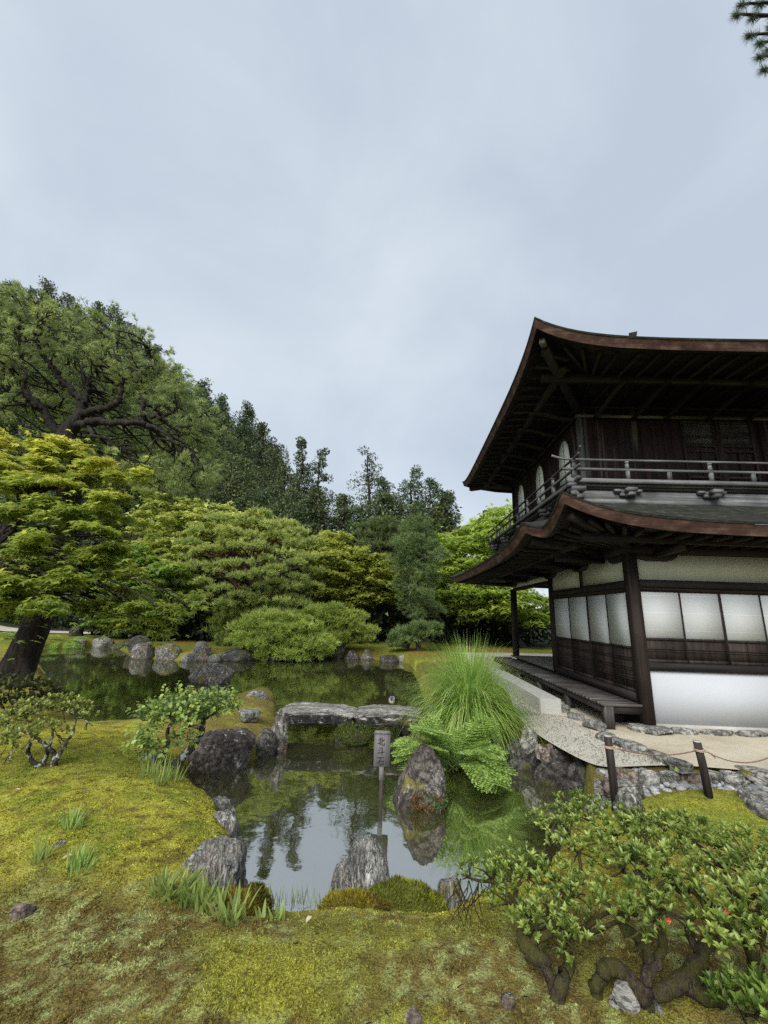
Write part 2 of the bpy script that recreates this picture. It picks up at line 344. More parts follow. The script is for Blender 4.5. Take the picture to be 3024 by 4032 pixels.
def m_bark(name, dark, light, sc=6, lichen=None, moss=None, lt=0.6):
    t = NT(name); v = t.coords((1, 1, 0.35), rnd=9.1); b = t.noise(v, sc, 5, 0.65, 0.3)
    vo = t.math('ABSOLUTE', t.math('SUBTRACT', t.noise(t.coords((1.6, 1.6, 0.3), rnd=3.3), sc * 1.7, 3, 0.6, 0.8), 0.5))
    c = t.ramp(b, [(0.3, dark), (0.7, light)])
    c = t.mix(t.ramp(vo, [(0.0, 0.9), (0.07, 0.0)]), c, tuple(x * 0.3 for x in dark))
    if lichen: c = t.mix(t.ramp(t.noise(t.coords(rnd=5.0), 14, 3), [(lt, 0.0), (lt + 0.06, 0.9)]), c, lichen)
    if moss: c = t.mix(t.ramp(t.noise(t.coords(rnd=7.0), 7, 4), [(0.36, 0.0), (0.5, 0.92)]), c, moss)
    return t.end(t.pbr(c, 0.9, 0.2, t.bump(t.math('ADD', b, vo), 0.8, 0.03)))
BK = {
 'pine': m_bark('pine_bark', (0.012, 0.0095, 0.008), (0.042, 0.034, 0.029), 7),
 'red': m_bark('red_pine_bark', (0.03, 0.016, 0.012), (0.11, 0.055, 0.04), 5),
 'dark': m_bark('dark_bark', (0.016, 0.013, 0.010), (0.055, 0.046, 0.037), 8),
 'pale': m_bark('pale_bark', (0.06, 0.055, 0.047), (0.20, 0.185, 0.165), 9),
 'lichen': m_bark('lichen_bark', (0.03, 0.025, 0.017), (0.10, 0.085, 0.06), 18, (0.40, 0.42, 0.38), lt=0.55),
 'mossy': m_bark('mossy_bark', (0.022, 0.015, 0.011), (0.08, 0.058, 0.042), 22, moss=(0.048, 0.046, 0.010)),
}
def m_ground():
    t = NT('moss_and_soil'); c = t.n('Attribute', attribute_name='col').outputs['Color']; v = t.coords()
    f = t.noise(v, 70, 3, 0.7); g = t.noise(v, 14, 4)
    c = t.mix(t.ramp(f, [(0.35, 0.75), (0.55, 0.0)]), c, (0.03, 0.022, 0.008))
    c = t.mix(t.ramp(f, [(0.60, 0.0), (0.72, 0.5)]), c, (0.30, 0.28, 0.06))
    return t.end(t.pbr(c, 0.95, 0.15, t.bump(t.math('ADD', f, g), 0.9, 0.02)))
GROUND = m_ground()
def m_moss():
    t = NT('moss_sprigs'); c = t.n('Attribute', attribute_name='col').outputs['Color']
    d = t.pbr(c, 0.8, 0.2); tr = t.n('BsdfTranslucent', {'Color': c}).outputs[0]
    return t.end(t.n('MixShader', {0: 0.3, 1: d, 2: tr}).outputs[0])
MOSS = m_moss()
def m_sand(name, c0, c1, c2, grain=110, speck=0.5):
    t = NT(name); v = t.coords(); b = t.noise(v, 0.9, 5, 0.6, 0.5); f = t.noise(v, grain, 2, 0.8); g = t.noise(t.coords((1, 4, 1)), 9, 4)
    c = t.ramp(b, [(0.3, c0), (0.5, c1), (0.7, c2)])
    c = t.mix(t.ramp(f, [(0.33, speck), (0.5, 0.0)]), c, tuple(x * 0.4 for x in c0))
    c = t.mix(t.ramp(g, [(0.5, 0.0), (0.75, 0.35)]), c, tuple(x * 0.6 for x in c0))
    return t.end(t.pbr(c, 0.95, 0.15, t.bump(f, 0.6, 0.006)))
SAND = m_sand('white_sand', (0.26, 0.235, 0.185), (0.40, 0.375, 0.31), (0.50, 0.475, 0.40), 55, 0.8); COURT = m_sand('packed_earth', (0.33, 0.28, 0.195), (0.44, 0.385, 0.285), (0.50, 0.45, 0.345), 160, 0.2)
def m_granite():
    t = NT('granite'); f = t.noise(t.coords(), 120, 3, 0.8); b = t.noise(t.coords(), 3, 3)
    c = t.ramp(f, [(0.35, (0.16, 0.155, 0.14)), (0.5, (0.34, 0.33, 0.30)), (0.62, (0.48, 0.465, 0.43))])
    return t.end(t.pbr(c, 0.85, 0.3, t.bump(f, 0.4, 0.004)))
GRANITE = m_granite()
def m_water():
    t = NT('pond_water'); v = t.coords((1, 1, 1), 'Object')
    h = t.math('ADD', t.noise(v, 3.0, 2), t.math('MULTIPLY', t.noise(v, 14.0, 2), 0.12)); bp = t.bump(h, 0.05, 0.05)
    murk = t.ramp(t.noise(v, 0.7, 4), [(0.3, (0.024, 0.026, 0.009)), (0.7, (0.045, 0.045, 0.015))])
    scum = t.ramp(t.noise(v, 26, 3, 0.7), [(0.70, 0.0), (0.74, 0.5)])
    d = t.n('BsdfDiffuse', {'Color': t.mix(t.math('MULTIPLY', scum, t.ramp(t.noise(v, 1.1, 2), [(0.5, 0.0), (0.62, 1.0)])), murk, (0.14, 0.13, 0.07))}).outputs[0]
    gl = t.n('BsdfGlossy', {'Color': (0.95, 0.96, 0.94, 1), 'Roughness': 0.03, 'Normal': bp}).outputs[0]
    fr = t.n('Fresnel', {'IOR': 1.33}).outputs[0]
    # mirror share raised above plain water's: strong at every angle, a little stronger at a grazing view
    return t.end(t.n('MixShader', {0: t.math('ADD', t.math('MULTIPLY', fr, 0.12), 0.50, True), 1: d, 2: gl}).outputs[0])
POND = m_water()
def m_plain(name, col, rough=0.7, var=0.3, sc=20):
    t = NT(name); b = t.noise(t.coords(), sc, 4)
    c = t.ramp(b, [(0.3, tuple(x * (1 - var) for x in col)), (0.7, tuple(min(1, x * (1 + var)) for x in col))])
    return t.end(t.pbr(c, rough, 0.3, t.bump(b, 0.2, 0.004)))
ROPE = m_plain('hemp_rope', (0.16, 0.09, 0.065), 0.9, 0.4, 90); ROPEP = m_plain('pale_rope', (0.34, 0.25, 0.17), 0.9, 0.3, 90)
POST = m_wood('charred_post', (0.012, 0.009, 0.008), (0.06, 0.045, 0.037), 'z', 2.0); POSTTOP = m_plain('cut_wood', (0.32, 0.31, 0.28), 0.9, 0.4, 40)
BOARD = m_wood('sign_board_wood', (0.085, 0.08, 0.075), (0.20, 0.19, 0.18), 'z', 3.0, lo=0.3); INK = m_plain('black_ink', (0.012, 0.012, 0.012), 0.8, 0.2)
BRONZE = m_plain('dull_bronze', (0.10, 0.11, 0.10), 0.6, 0.4); BLACKROPE = m_plain('black_palm_rope', (0.015, 0.013, 0.012), 0.9, 0.4, 90)
# ------------------------------------------------------------------ the two-storey wooden pavilion
PAV = empty('pavilion', (4.04, 7.2, 0.0), 'two storey dark wooden temple pavilion with white paper doors and curved bark roofs', 'pavilion')
def part(name, mb, mat, parent=None, smooth=False, label=None):
    o = mb.build(name, mat, parent or PAV, smooth)
    if label: o['label'] = label
    return o
def boxp(name, mat, *b, parent=None): return part(name, MB().box(*b), mat, parent)
XW, YW = 4.04, 7.2
# pillars and posts of the lower storey
for x, y, z1 in ((4.08, 7.27, 2.82), (6.90, 7.27, 2.82), (9.66, 7.27, 2.82), (4.09, 10.92, 2.82), (4.09, 14.52, 2.64), (9.66, 14.52, 2.64), (9.66, 10.92, 2.82), (6.9, 14.52, 2.64)):
    boxp('pillar', WOODZ, x - .085, x + .085, y - .085, y + .085, 0.05 if y < 8 else 0.42, z1)
# front face: stone base, white wall, rail, sliding panels, lintel, cream band
front_bays = ((4.165, 6.815), (6.985, 9.575))
for x0, x1 in front_bays:
    boxp('plaster_wall', PLASTER, x0, x1, 7.225, 7.30, 0.11, 0.91)
    boxp('wall_base', FOOT, x0, x1, 7.215, 7.31, 0.0, 0.11)
    boxp('wall_rail', WOODX, x0, x1, 7.185, 7.32, 0.91, 1.03)
    boxp('lintel', WOODX, x0, x1, 7.165, 7.33, 2.25, 2.37); boxp('lintel', WOODX, x0, x1, 7.20, 7.32, 2.19, 2.25)
    boxp('cream_wall', CREAM, x0, x1, 7.235, 7.30, 2.37, 2.81)
def panel(a0, a1, along, face, z0, zp, z1, nb, flip=False):
    """one sliding door: paper above, boards below, thin dark frame"""
    def bx(m, u0, u1, d0, d1, w0, w1):
        return m.box(u0, u1, face + d0, face + d1, w0, w1) if along == 'x' else m.box(face + d0, face + d1, u0, u1, w0, w1)
    st = 0.016
    f = MB()
    bx(f, a0, a0 + st, 0, .035, z0, z1); bx(f, a1 - st, a1, 0, .035, z0, z1)
    bx(f, a0 + st, a1 - st, 0, .035, z1 - .02, z1); bx(f, a0 + st, a1 - st, 0, .035, z0, z0 + .05); bx(f, a0 + st, a1 - st, 0, .035, zp - .035, zp)
    bx(f, a0 + st, a1 - st, .018, .03, z0 + .05, zp - .035)
    for k in range(nb):
        zz = z0 + .05 + (zp - z0 - .085) * (k + 1) / (nb + 1)
        bx(f, a0 + st, a1 - st, .002, .018, zz - .028, zz - .012); bx(f, a0 + st, a1 - st, .002, .018, zz + .006, zz + .022)
    mid = (a0 + a1) / 2; bx(f, mid - .006, mid + .006, .006, .018, z0 + .05, zp - .035)
    o = part('sliding_door', f, WOODZ)
    p = MB(); bx(p, a0 + st, a1 - st, .012, .022, zp, z1 - .02); part('paper', p, PAPER, o)
for x0, x1 in front_bays:
    w = (x1 - x0) / 4
    for k in range(4): panel(x0 + k * w, x0 + (k + 1) * w, 'x', 7.225 + (.006 if k % 2 else -.006), 1.03, 1.42, 2.19, 1)
ys = [7.355, 8.15, 8.96, 9.89, 10.835]
for k in range(4): panel(ys[k], ys[k + 1], 'y', 4.045 + (.006 if k % 2 else -.006), 0.53, 1.26, 2.18, 3)
boxp('sill', WOODY, 4.0, 4.14, 7.355, 10.835, 0.40, 0.53)
boxp('lintel', WOODY, 3.985, 4.14, 7.355, 10.835, 2.24, 2.36); boxp('lintel', WOODY, 4.02, 4.13, 7.355, 10.835, 2.18, 2.24)
boxp('cream_wall', CREAM, 4.06, 4.12, 7.355, 9.09, 2.36, 2.81); boxp('cream_wall', CREAM, 4.06, 4.12, 9.17, 10.835, 2.36, 2.81)
boxp('post', WOODZ, 4.02, 4.13, 9.09, 9.17, 2.36, 2.81)
boxp('back_wall', WOODX, 4.175, 9.575, 10.88, 10.96, 0.46, 2.81); boxp('back_wall', WOODY, 9.62, 9.70, 7.355, 10.835, 0.1, 2.81)
boxp('lintel', WOODY, 4.05, 4.13, 11.005, 14.435, 2.56, 2.66); boxp('cream_wall', CREAM, 4.06, 4.12, 11.005, 14.435, 2.66, 2.80)
# wall plates and boat shaped bracket arms on the pillar heads
boxp('wall_plate', WOODX, 3.86, 9.86, 7.19, 7.345, 2.82, 2.99); boxp('wall_plate', WOODY, 4.00, 4.165, 7.345, 14.445, 2.82, 2.99)
boxp('wall_plate', WOODX, 3.86, 9.86, 14.445, 14.60, 2.82, 2.99)
def boat(cx, cy, ln, along):
    w = .07; prof = [(-ln, .0), (-ln, -.045), (-ln * .8, -.10), (-ln * .45, -.125), (ln * .45, -.125), (ln * .8, -.10), (ln, -.045), (ln, 0)]
    p = [(cx + a, cy - w, 2.82 + b) if along == 'x' else (cx - w, cy + a, 2.82 + b) for a, b in prof]
    part('bracket', MB().prism(p, (0, 2 * w, 0) if along == 'x' else (2 * w, 0, 0)), WOODX if along == 'x' else WOODY)
boat(4.5, 7.265, .36, 'x'); boat(6.9, 7.265, .42, 'x'); boat(4.085, 7.62, .25, 'y'); boat(4.085, 9.13, .36, 'y'); boat(4.085, 10.92, .40, 'y'); boat(4.085, 14.3, .36, 'y')
# veranda on the pond side
vb = MB(); yy = 7.2
while yy < 14.9:
    vb.box(3.37, 3.995, yy, min(yy + .128, 14.9), 0.345, 0.382); yy += .134
ver = part('veranda', vb, DECKM)
boxp('edge_beam', DECKB, 3.41, 3.50, 7.34, 14.85, 0.235, 0.343, parent=ver); boxp('edge_beam', WOODX, 3.545, 4.0, 7.22, 7.30, 0.235, 0.343, parent=ver)
for y in (7.27, 8.79, 10.42, 12.05, 13.7): boxp('deck_post', DECKP, 3.40, 3.535, y - .065, y + .065, 0.0, 0.233 if y > 7.3 else .343, parent=ver)
pf = MB(); yy = 10.97
while yy < 14.85: pf.box(3.998, 9.6, yy, yy + .128, 0.42, 0.456); yy += .134
part('porch_floor', pf, DECKM)
boxp('under_floor_board', DECKP, 3.66, 3.98, 7.75, 7.79, 0.0, 0.30)
boxp('under_floor_board', WOODY, 4.06, 4.12, 7.355, 14.4, 0.0, 0.39)

# roofs: a skin lofted from the eave line up to an inner line, a boarded underside, a thick bark edge
def loft(outer, inner, sag, n=7):
    o, i = np.array(outer), np.array(inner); V = []
    for k in range(n):
        t = k / (n - 1); q = o * (1 - t) + i * t; q[:, 2] -= sag * 4 * t * (1 - t); V.append(q)
    m_ = len(o); V = np.concatenate(V)
    F = np.array([(k * m_ + j, k * m_ + j + 1, (k + 1) * m_ + j + 1, (k + 1) * m_ + j) for k in range(n - 1) for j in range(m_ - 1)])
    return V, F
def roof(name, eave, top_in, under_in, sag, drop, inset, usag):
    e = np.array(eave); c = np.array([6.9, 11.2, 0])
    d = np.array(under_in)[:, :2] - e[:, :2]; d /= np.linalg.norm(d, axis=1)[:, None]
    low = e.copy(); low[:, :2] += d * inset; low[:, 2] -= drop
    V, F = loft(eave, top_in, sag); r = fmesh(name, V, F[:, ::-1], SHINGLE, PAV, True)
    lip = e.copy(); lip[:, :2] += d * .012; lip[:, 2] -= .035
    V, F = loft(e, lip, 0, 2); fmesh('shingle_lip', V, F, SHINGLE, r)
    V, F = loft(lip + np.c_[d * .01, np.zeros(len(d))], low, 0, 4); fmesh('bark_edge', V, F, ROOFEDGE, r, True)
    lb = low.copy(); lb[:, :2] += d * .10; lb[:, 2] += .015; 
    V, F = loft(low, lb, 0, 2); fmesh('eave_board', V, F, EAVEW, r)
    lb2 = lb.copy(); lb2[:, 2] += .05
    V, F = loft(lb, lb2, 0, 2); fmesh('eave_board', V, F, EAVEW, r)
    V, F = loft(lb2, under_in, usag, 5); fmesh('soffit', V, F, EAVEW, r)
    return r, lb2
# lower roof
xs = np.concatenate([np.linspace(11.6, 4.6, 15), np.linspace(4.3, 2.47, 12)])
ev = [(x, 6.0, 3.125 + .43 * math.exp(-(x - 2.47) / .85)) for x in xs]; ti = [(max(x, 3.56), 7.83, 3.90) for x in xs]; ui = [(max(x, 4.08), 7.27, 2.99) for x in xs]
for (x, y, z), ty, uy in (((2.475, 6.2, 3.445), 7.86, 7.3), ((2.49, 6.45, 3.34), 7.9, 7.35), ((2.52, 6.75, 3.27), 7.95, 7.45), ((2.56, 7.02, 3.25), 8.0, 7.6), ((2.575, 7.2, 3.26), 8.0, 7.7), ((2.50, 7.27, 3.275), 8.05, 7.75), ((2.40, 7.36, 3.32), 8.1, 7.8)):
    ev.append((x, y, z)); ti.append((3.56, ty, 3.90)); ui.append((4.08, uy, 2.99))
for y in np.concatenate([np.linspace(7.45, 9.6, 12), np.linspace(10, 16.6, 14)]):
    ev.append((2.3 - .15 * (y - 7.45) / 9.15, y, 3.04 + .345 * math.exp(-(y - 7.45) / .9) + .17 * math.exp(-(16.6 - y) / 1.1)))
    ti.append((3.56, min(max(y, 8.2), 15.2), 3.90)); ui.append((4.08, min(max(y, 7.9), 14.5), 2.99))
for x in np.linspace(2.6, 11.6, 12):
    ev.append((x, 16.6, 3.04 + .17 * math.exp(-(x - 2.1) / 1.1))); ti.append((max(x, 3.56), 15.2, 3.90)); ui.append((max(x, 4.08), 14.52, 2.99))
LR, lowu = roof('lower_roof', ev, ti, ui, .10, .20, .07, -.03)
def rafter(a, b, w, h, mat, parent, name='rafter'): part(name, MB().bar(a, b, w, h), mat, parent)
for x in np.arange(4.15, 9.4, .30): rafter((x, 7.2, 2.965), (x, 6.22, 2.955 + .35 * math.exp(-(x - 2.47) / .85)), .06, .075, WOODY, LR)
for k, x in enumerate(np.arange(3.75, 2.7, -.26)): rafter((4.0 - .02 * k, 7.3 - .05 * k, 2.965 + .01 * k), (x, 6.24, 2.955 + .38 * math.exp(-(x - 2.47) / .85)), .06, .075, WOODY, LR)
for k, y in enumerate(np.arange(7.65, 16.3, .30)):
    yi = min(y, 14.5); rafter((4.0, yi, 2.965), (2.58 - .15 * (y - 7.45) / 9.15, y, 2.875 + .30 * math.exp(-(y - 7.45) / .9) + .12 * math.exp(-(16.6 - y) / 1.1)), .06, .075, WOODX, LR)
for k, y in enumerate((6.55, 6.85, 7.15)): rafter((4.0, 7.3 + .1 * k, 2.96), (2.78, y, 3.06 + .12 * math.exp(-(y - 6) / .6)), .06, .075, WOODX, LR)
rafter((4.05, 7.2, 2.96), (2.66, 6.2, 3.22), .10, .12, WOODX, LR, 'hip_rafter'); rafter((4.02, 8.0, 2.95), (2.52, 7.6, 3.06), .10, .12, WOODX, LR, 'hip_rafter')
part('outer_purlin', MB().bar((3.0, 6.62, 2.965), (9.8, 6.62, 2.91), .10, .11), WOODX, LR); part('outer_purlin', MB().bar((3.22, 7.3, 2.97), (3.15, 15.4, 2.87), .10, .11), WOODY, LR)
for y in (8.0, 9.13, 10.92, 12.7, 14.4): rafter((4.0, y, 2.78), (3.08, y, 2.80), .09, .10, WOODX, LR, 'arm_beam')
for x in (4.5, 6.9): rafter((x, 7.2, 2.80), (x, 6.5, 2.83), .09, .10, WOODY, LR, 'arm_beam')
# upper storey walls
XU, YU = 4.2, 9.0
boxp('plank_wall', PLANK, 4.31, 9.62, 9.03, 9.10, 4.34, 6.70)
boxp('plank_wall', PLANK, 4.23, 4.30, 9.09, 14.42, 4.34, 6.70)
boxp('plank_wall', PLANK, 9.62, 9.70, 9.10, 14.42, 4.34, 6.70); boxp('plank_wall', PLANK, 4.31, 9.62, 14.44, 14.50, 4.34, 6.70)
for x0, x1 in ((4.2, 4.305), (4.55, 4.67), (6.15, 6.33), (8.36, 8.53), (9.62, 9.74)): boxp('upper_post', GREYZ if x0 < 4.3 else PLANK, x0, x1, 8.985, 9.09, 4.34, 6.34)
for y0, y1 in ((10.80, 10.87), (12.55, 12.62), (14.42, 14.52)): boxp('upper_post', PLANK, 4.19, 4.30, y0, y1, 4.34, 6.30)
for x in (4.86, 5.12, 5.38, 5.64, 5.90): boxp('batten', PLANK, x - .012, x + .012, 9.015, 9.029, 4.36, 6.31)
boxp('head_rail', GREYX, 4.16, 9.76, 8.955, 8.984, 6.31, 6.38); boxp('head_rail', WOODX, 4.24, 9.76, 8.965, 9.0, 6.56, 6.63)
boxp('head_rail', WOODY, 4.155, 4.188, 8.99, 14.55, 6.29, 6.38); boxp('head_rail', WOODY, 4.165, 4.20, 9.0, 14.55, 6.50, 6.57)
# lattice doors
for x0, x1 in ((6.58, 7.33), (7.43, 8.18)):
    d = MB()
    for a, b in ((x0, x0 + .05), (x1 - .05, x1)): d.box(a, b, 8.99, 9.026, 4.36, 6.30)
    for a, b in ((6.22, 6.30), (5.63, 5.70), (5.50, 5.56), (4.86, 4.92), (4.36, 4.44)): d.box(x0 + .05, x1 - .05, 8.992, 9.026, a, b)
    xm = (x0 + x1) / 2; d.box(xm - .02, xm + .02, 8.995, 9.024, 4.92, 5.50)
    do = part('lattice_door', d, WOODZ); l = MB()
    for k in range(-9, 12):
        for sg in (1, -1):
            a = np.array([x0 + .05, 5.70]) if sg > 0 else np.array([x0 + .05, 6.22]); w = x1 - x0 - .10
            u0 = k * .062; p0, p1 = max(u0, 0), min(u0 + .52, w)
            if p1 - p0 > .03: l.bar((x0 + .05 + p0, 9.012 - .004 * sg, 5.70 + (p0 - u0) if sg > 0 else 6.22 - (p0 - u0)), (x0 + .05 + p1, 9.012 - .004 * sg, 5.70 + (p1 - u0) if sg > 0 else 6.22 - (p1 - u0)), .007, .012, (0, 1, 0))
    part('lattice', l, GREYX, do)
boxp('door_post', PLANK, 7.335, 7.425, 8.98, 9.03, 4.36, 6.30)
# three arched flame windows
for yc in (9.87, 11.66, 13.49):
    hw = .37; out = []
    half = [(hw, 4.98), (hw * 1.0, 5.25), (hw * .97, 5.55), (hw * .90, 5.76), (hw * .74, 5.92), (hw * .50, 6.02), (hw * .26, 6.065), (0, 6.10)]
    ring = half + [(-a, z) for a, z in half[-2::-1]]
    pane = [(4.205, yc - a, z) for a, z in ring]
    w = MB(); bigr = [(a * 1.17, z + (.055 if z > 5.5 else 0)) for a, z in ring]
    A = [(4.18, yc - a, z) for a, z in ring]; B_ = [(4.18, yc - a, z) for a, z in bigr]; C_ = [(4.225, yc - a, z) for a, z in bigr]; D_ = [(4.225, yc - a, z) for a, z in ring]
    w.strip(A, B_); w.strip(B_, C_); w.strip(D_, A); w.box(4.18, 4.225, yc - hw * 1.17, yc + hw * 1.17, 4.92, 4.98)
    wo_ = part('arched_window', w, WOODZ)
    part('pane', MB().prism(pane, (.02, 0, 0)), PANE, wo_); boxp('mullion', WOODZ, 4.196, 4.204, yc - .007, yc + .007, 4.98, 6.09, parent=wo_)
# balcony, its railing and brackets
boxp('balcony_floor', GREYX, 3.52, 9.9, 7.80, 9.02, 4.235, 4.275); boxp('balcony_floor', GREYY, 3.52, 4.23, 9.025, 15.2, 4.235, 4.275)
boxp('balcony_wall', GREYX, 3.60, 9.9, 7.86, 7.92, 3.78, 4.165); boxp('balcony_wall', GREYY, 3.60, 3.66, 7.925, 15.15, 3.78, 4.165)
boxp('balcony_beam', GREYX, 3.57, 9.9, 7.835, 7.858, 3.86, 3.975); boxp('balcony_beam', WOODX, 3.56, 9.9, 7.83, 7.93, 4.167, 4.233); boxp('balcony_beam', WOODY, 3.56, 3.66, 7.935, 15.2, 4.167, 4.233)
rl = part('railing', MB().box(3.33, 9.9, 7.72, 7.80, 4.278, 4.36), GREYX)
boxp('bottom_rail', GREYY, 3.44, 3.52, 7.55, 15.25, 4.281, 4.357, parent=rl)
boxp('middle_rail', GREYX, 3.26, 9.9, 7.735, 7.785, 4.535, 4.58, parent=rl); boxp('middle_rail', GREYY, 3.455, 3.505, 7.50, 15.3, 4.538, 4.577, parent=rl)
def rail(pts, mat): part('top_rail', MB().tube(curve(pts, 5), .024, 8, rough=0), mat, rl, True)
rail([(3.06, 7.76, 4.83), (3.22, 7.76, 4.785), (3.5, 7.76, 4.76), (5.5, 7.76, 4.76), (9.9, 7.76, 4.76)], GREYX); rail([(3.48, 7.40, 4.90), (3.48, 7.55, 4.82), (3.48, 7.78, 4.772), (3.48, 11, 4.765), (3.48, 15.0, 4.765), (3.48, 15.35, 4.83)], GREYY)
def rpost(x, y, tall):
    q = MB().box(x - .034, x + .034, y - .03, y + .03, 4.36, 4.533)
    if tall:
        q.hexa([(x - .036, y - .03, 4.582), (x + .036, y - .03, 4.582), (x + .036, y + .03, 4.582), (x - .036, y + .03, 4.582)], [(x - .024, y - .022, 4.69), (x + .024, y - .022, 4.69), (x + .024, y + .022, 4.69), (x - .024, y + .022, 4.69)])
        q.box(x - .032, x + .032, y - .028, y + .028, 4.70, 4.735)
    part('rail_post', q, GREYZ, rl)
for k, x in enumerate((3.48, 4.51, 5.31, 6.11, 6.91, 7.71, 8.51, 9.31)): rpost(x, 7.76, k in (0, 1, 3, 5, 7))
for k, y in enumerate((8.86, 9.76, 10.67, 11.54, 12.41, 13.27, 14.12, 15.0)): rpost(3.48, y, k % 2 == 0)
def brk(x, y, along):
    q = MB()
    def b(u0, u1, d0, d1, z0, z1): q.box(x + u0, x + u1, y - d1, y - d0, z0, z1) if along == 'x' else q.box(x - d1, x - d0, y + u0, y + u1, z0, z1)
    b(-.24, .24, 0, .05, 4.10, 4.166); b(-.15, .15, .0, .07, 4.04, 4.10); b(-.06, .06, 0, .22, 4.02, 4.09); b(-.09, .09, .10, .24, 4.095, 4.165); b(-.26, -.14, .0, .09, 4.12, 4.166); b(.14, .26, 0, .09, 4.12, 4.166)
    part('balcony_bracket', q, GREYX if along == 'x' else GREYY)
for x in (4.5, 6.1, 7.7): brk(x, 7.855, 'x')
for y in (9.5, 11.3, 13.1, 14.6): brk(3.595, y, 'y')
cb = MB().box(3.36, 3.62, 7.62, 7.86, 4.08, 4.165); cb.bar((3.7, 7.95, 4.02), (3.36, 7.60, 4.02), .10, .09); cb.box(3.42, 3.56, 7.60, 7.78, 3.93, 4.0); cb.box(3.30, 3.44, 7.62, 7.74, 4.17, 4.23); part('corner_bracket', cb, GREYX)
# upper roof
xs = np.concatenate([np.linspace(11.4, 5.2, 12), np.linspace(4.9, 2.47, 14)])
ev, ti, ui = [], [], []
for x in xs: ev.append((x, 6.6, 6.685 + .43 * math.exp(-(x - 2.47) / .72))); ti.append((6.95, 11.3, 9.25)); ui.append((max(x, 4.22), 9.02, 6.66))
for y in np.concatenate([np.linspace(6.72, 9, 12), np.linspace(9.5, 14, 8), np.linspace(14.3, 16.0, 8)]):
    ev.append((2.47 + .16 * (y - 6.6) / 9.4, y, 6.69 + .43 * math.exp(-(y - 6.6) / .8) + .30 * math.exp(-(16 - y) / .8))); ti.append((6.95, 11.3, 9.25)); ui.append((4.22, min(max(y, 9.03), 14.48), 6.66))
for x in np.linspace(3.0, 11.4, 10): ev.append((x, 16.0, 6.69 + .30 * math.exp(-(x - 2.63) / .8))); ti.append((6.95, 11.3, 9.25)); ui.append((max(x, 4.22), 14.48, 6.66))
for y in np.linspace(15.5, 6.7, 10): ev.append((11.4, y, 6.69)); ti.append((6.95, 11.3, 9.25)); ui.append((9.68, min(max(y, 9.03), 14.48), 6.66))
UR, _ = roof('upper_roof', ev, ti, ui, .45, .20, .08, -.06)
for x in np.arange(4.5, 9.6, .36): rafter((x, 9.0, 6.60), (x, 6.86, 6.545 + .33 * math.exp(-(x - 2.47) / .72)), .055, .06, EAVEY, UR)
for k, x in enumerate(np.arange(4.1, 2.8, -.33)): rafter((4.25 - .02 * k, 8.9 - .3 * k, 6.62), (x, 6.9, 6.55 + .33 * math.exp(-(x - 2.47) / .72)), .055, .06, EAVEY, UR)
for y in np.arange(9.2, 14.4, .36): rafter((4.2, y, 6.60), (2.74 + .016 * (y - 6.6), y, 6.53), .055, .06, EAVEW, UR)
for y in np.arange(8.85, 7.1, -.34): rafter((4.2 - (8.95 - y) * .5, y + .05, 6.62), (2.76, y, 6.545 + .33 * math.exp(-(y - 6.6) / .8)), .055, .06, EAVEW, UR)
for y in np.arange(14.6, 15.8, .34): rafter((4.2 - (y - 14.5) * .6, y, 6.60), (2.86, y, 6.56 + .2 * math.exp(-(16 - y) / .8)), .055, .06, EAVEW, UR)
part('outer_purlin', MB().bar((2.95, 7.75, 6.56), (9.9, 7.75, 6.50), .14, .14), EAVEW, UR); part('outer_purlin', MB().bar((3.28, 7.4, 6.57), (3.36, 15.3, 6.50), .14, .14), EAVEY, UR)
def hip(a, b, name='hip_rafter'): part(name, MB().bar(a, b, .15, .17), EAVEY, UR)
hip((4.25, 9.0, 6.48), (2.78, 6.98, 6.70)); hip((4.25, 14.5, 6.5), (2.9, 15.7, 6.6))
for x in (4.62, 5.5, 6.24, 7.2, 8.1, 8.9):
    p = curve([(x, 9.0, 6.30), (x, 8.6, 6.34), (x, 8.1, 6.44), (x, 7.6, 6.46)], 4); part('arm_beam', MB().tube(p, .065, 4), EAVEY, UR)
for y in (9.1, 10.0, 10.85, 11.7, 12.6, 13.5, 14.4):
    p = curve([(4.2, y, 6.30), (3.85, y, 6.34), (3.5, y, 6.44), (3.12, y, 6.46)], 4); part('arm_beam', MB().tube(p, .065, 4), EAVEW, UR)
part('hip_end', MB().bar((2.74, 6.93, 6.74), (2.66, 6.82, 6.76), .10, .10), GREYX, UR)
# bronze bird on the roof peak
bird = MB(); c = np.array([7.1, 11.3, 9.05])
bird.tube([c, c + (0, 0, .22)], [.26, .14], 8); bird.tube([c + (.05, 0, .2), c + (.05, 0, .55)], [.03, .025], 6); bird.tube([c + (-.05, 0, .2), c + (-.05, 0, .55)], [.03, .025], 6)
bird.tube(curve([c + (-.30, 0, .62), c + (-.1, 0, .58), c + (.12, 0, .70), c + (.20, 0, .95), c + (.14, 0, 1.13), c + (.24, 0, 1.16), c + (.34, 0, 1.12)], 4), np.interp(np.linspace(0, 1, 25), [0, .2, .4, .6, .75, .85, 1], [.05, .14, .15, .075, .06, .065, .01]), 8)
for k in range(5): bird.tube(curve([c + (-.25, (k - 2) * .05, .62), c + (-.5, (k - 2) * .1, .9), c + (-.55, (k - 2) * .14, 1.12 - .05 * abs(k - 2))], 3), np.linspace(.05, .015, 7), 5)
for s in (1, -1): bird.add([c + (.05, s * .12, .70), c + (-.12, s * .12, .66), c + (-.3, s * .5, 1.0), c + (-.05, s * .52, 1.05)], [(0, 1, 2, 3)])
part('roof_bird', bird, BRONZE, None, True)
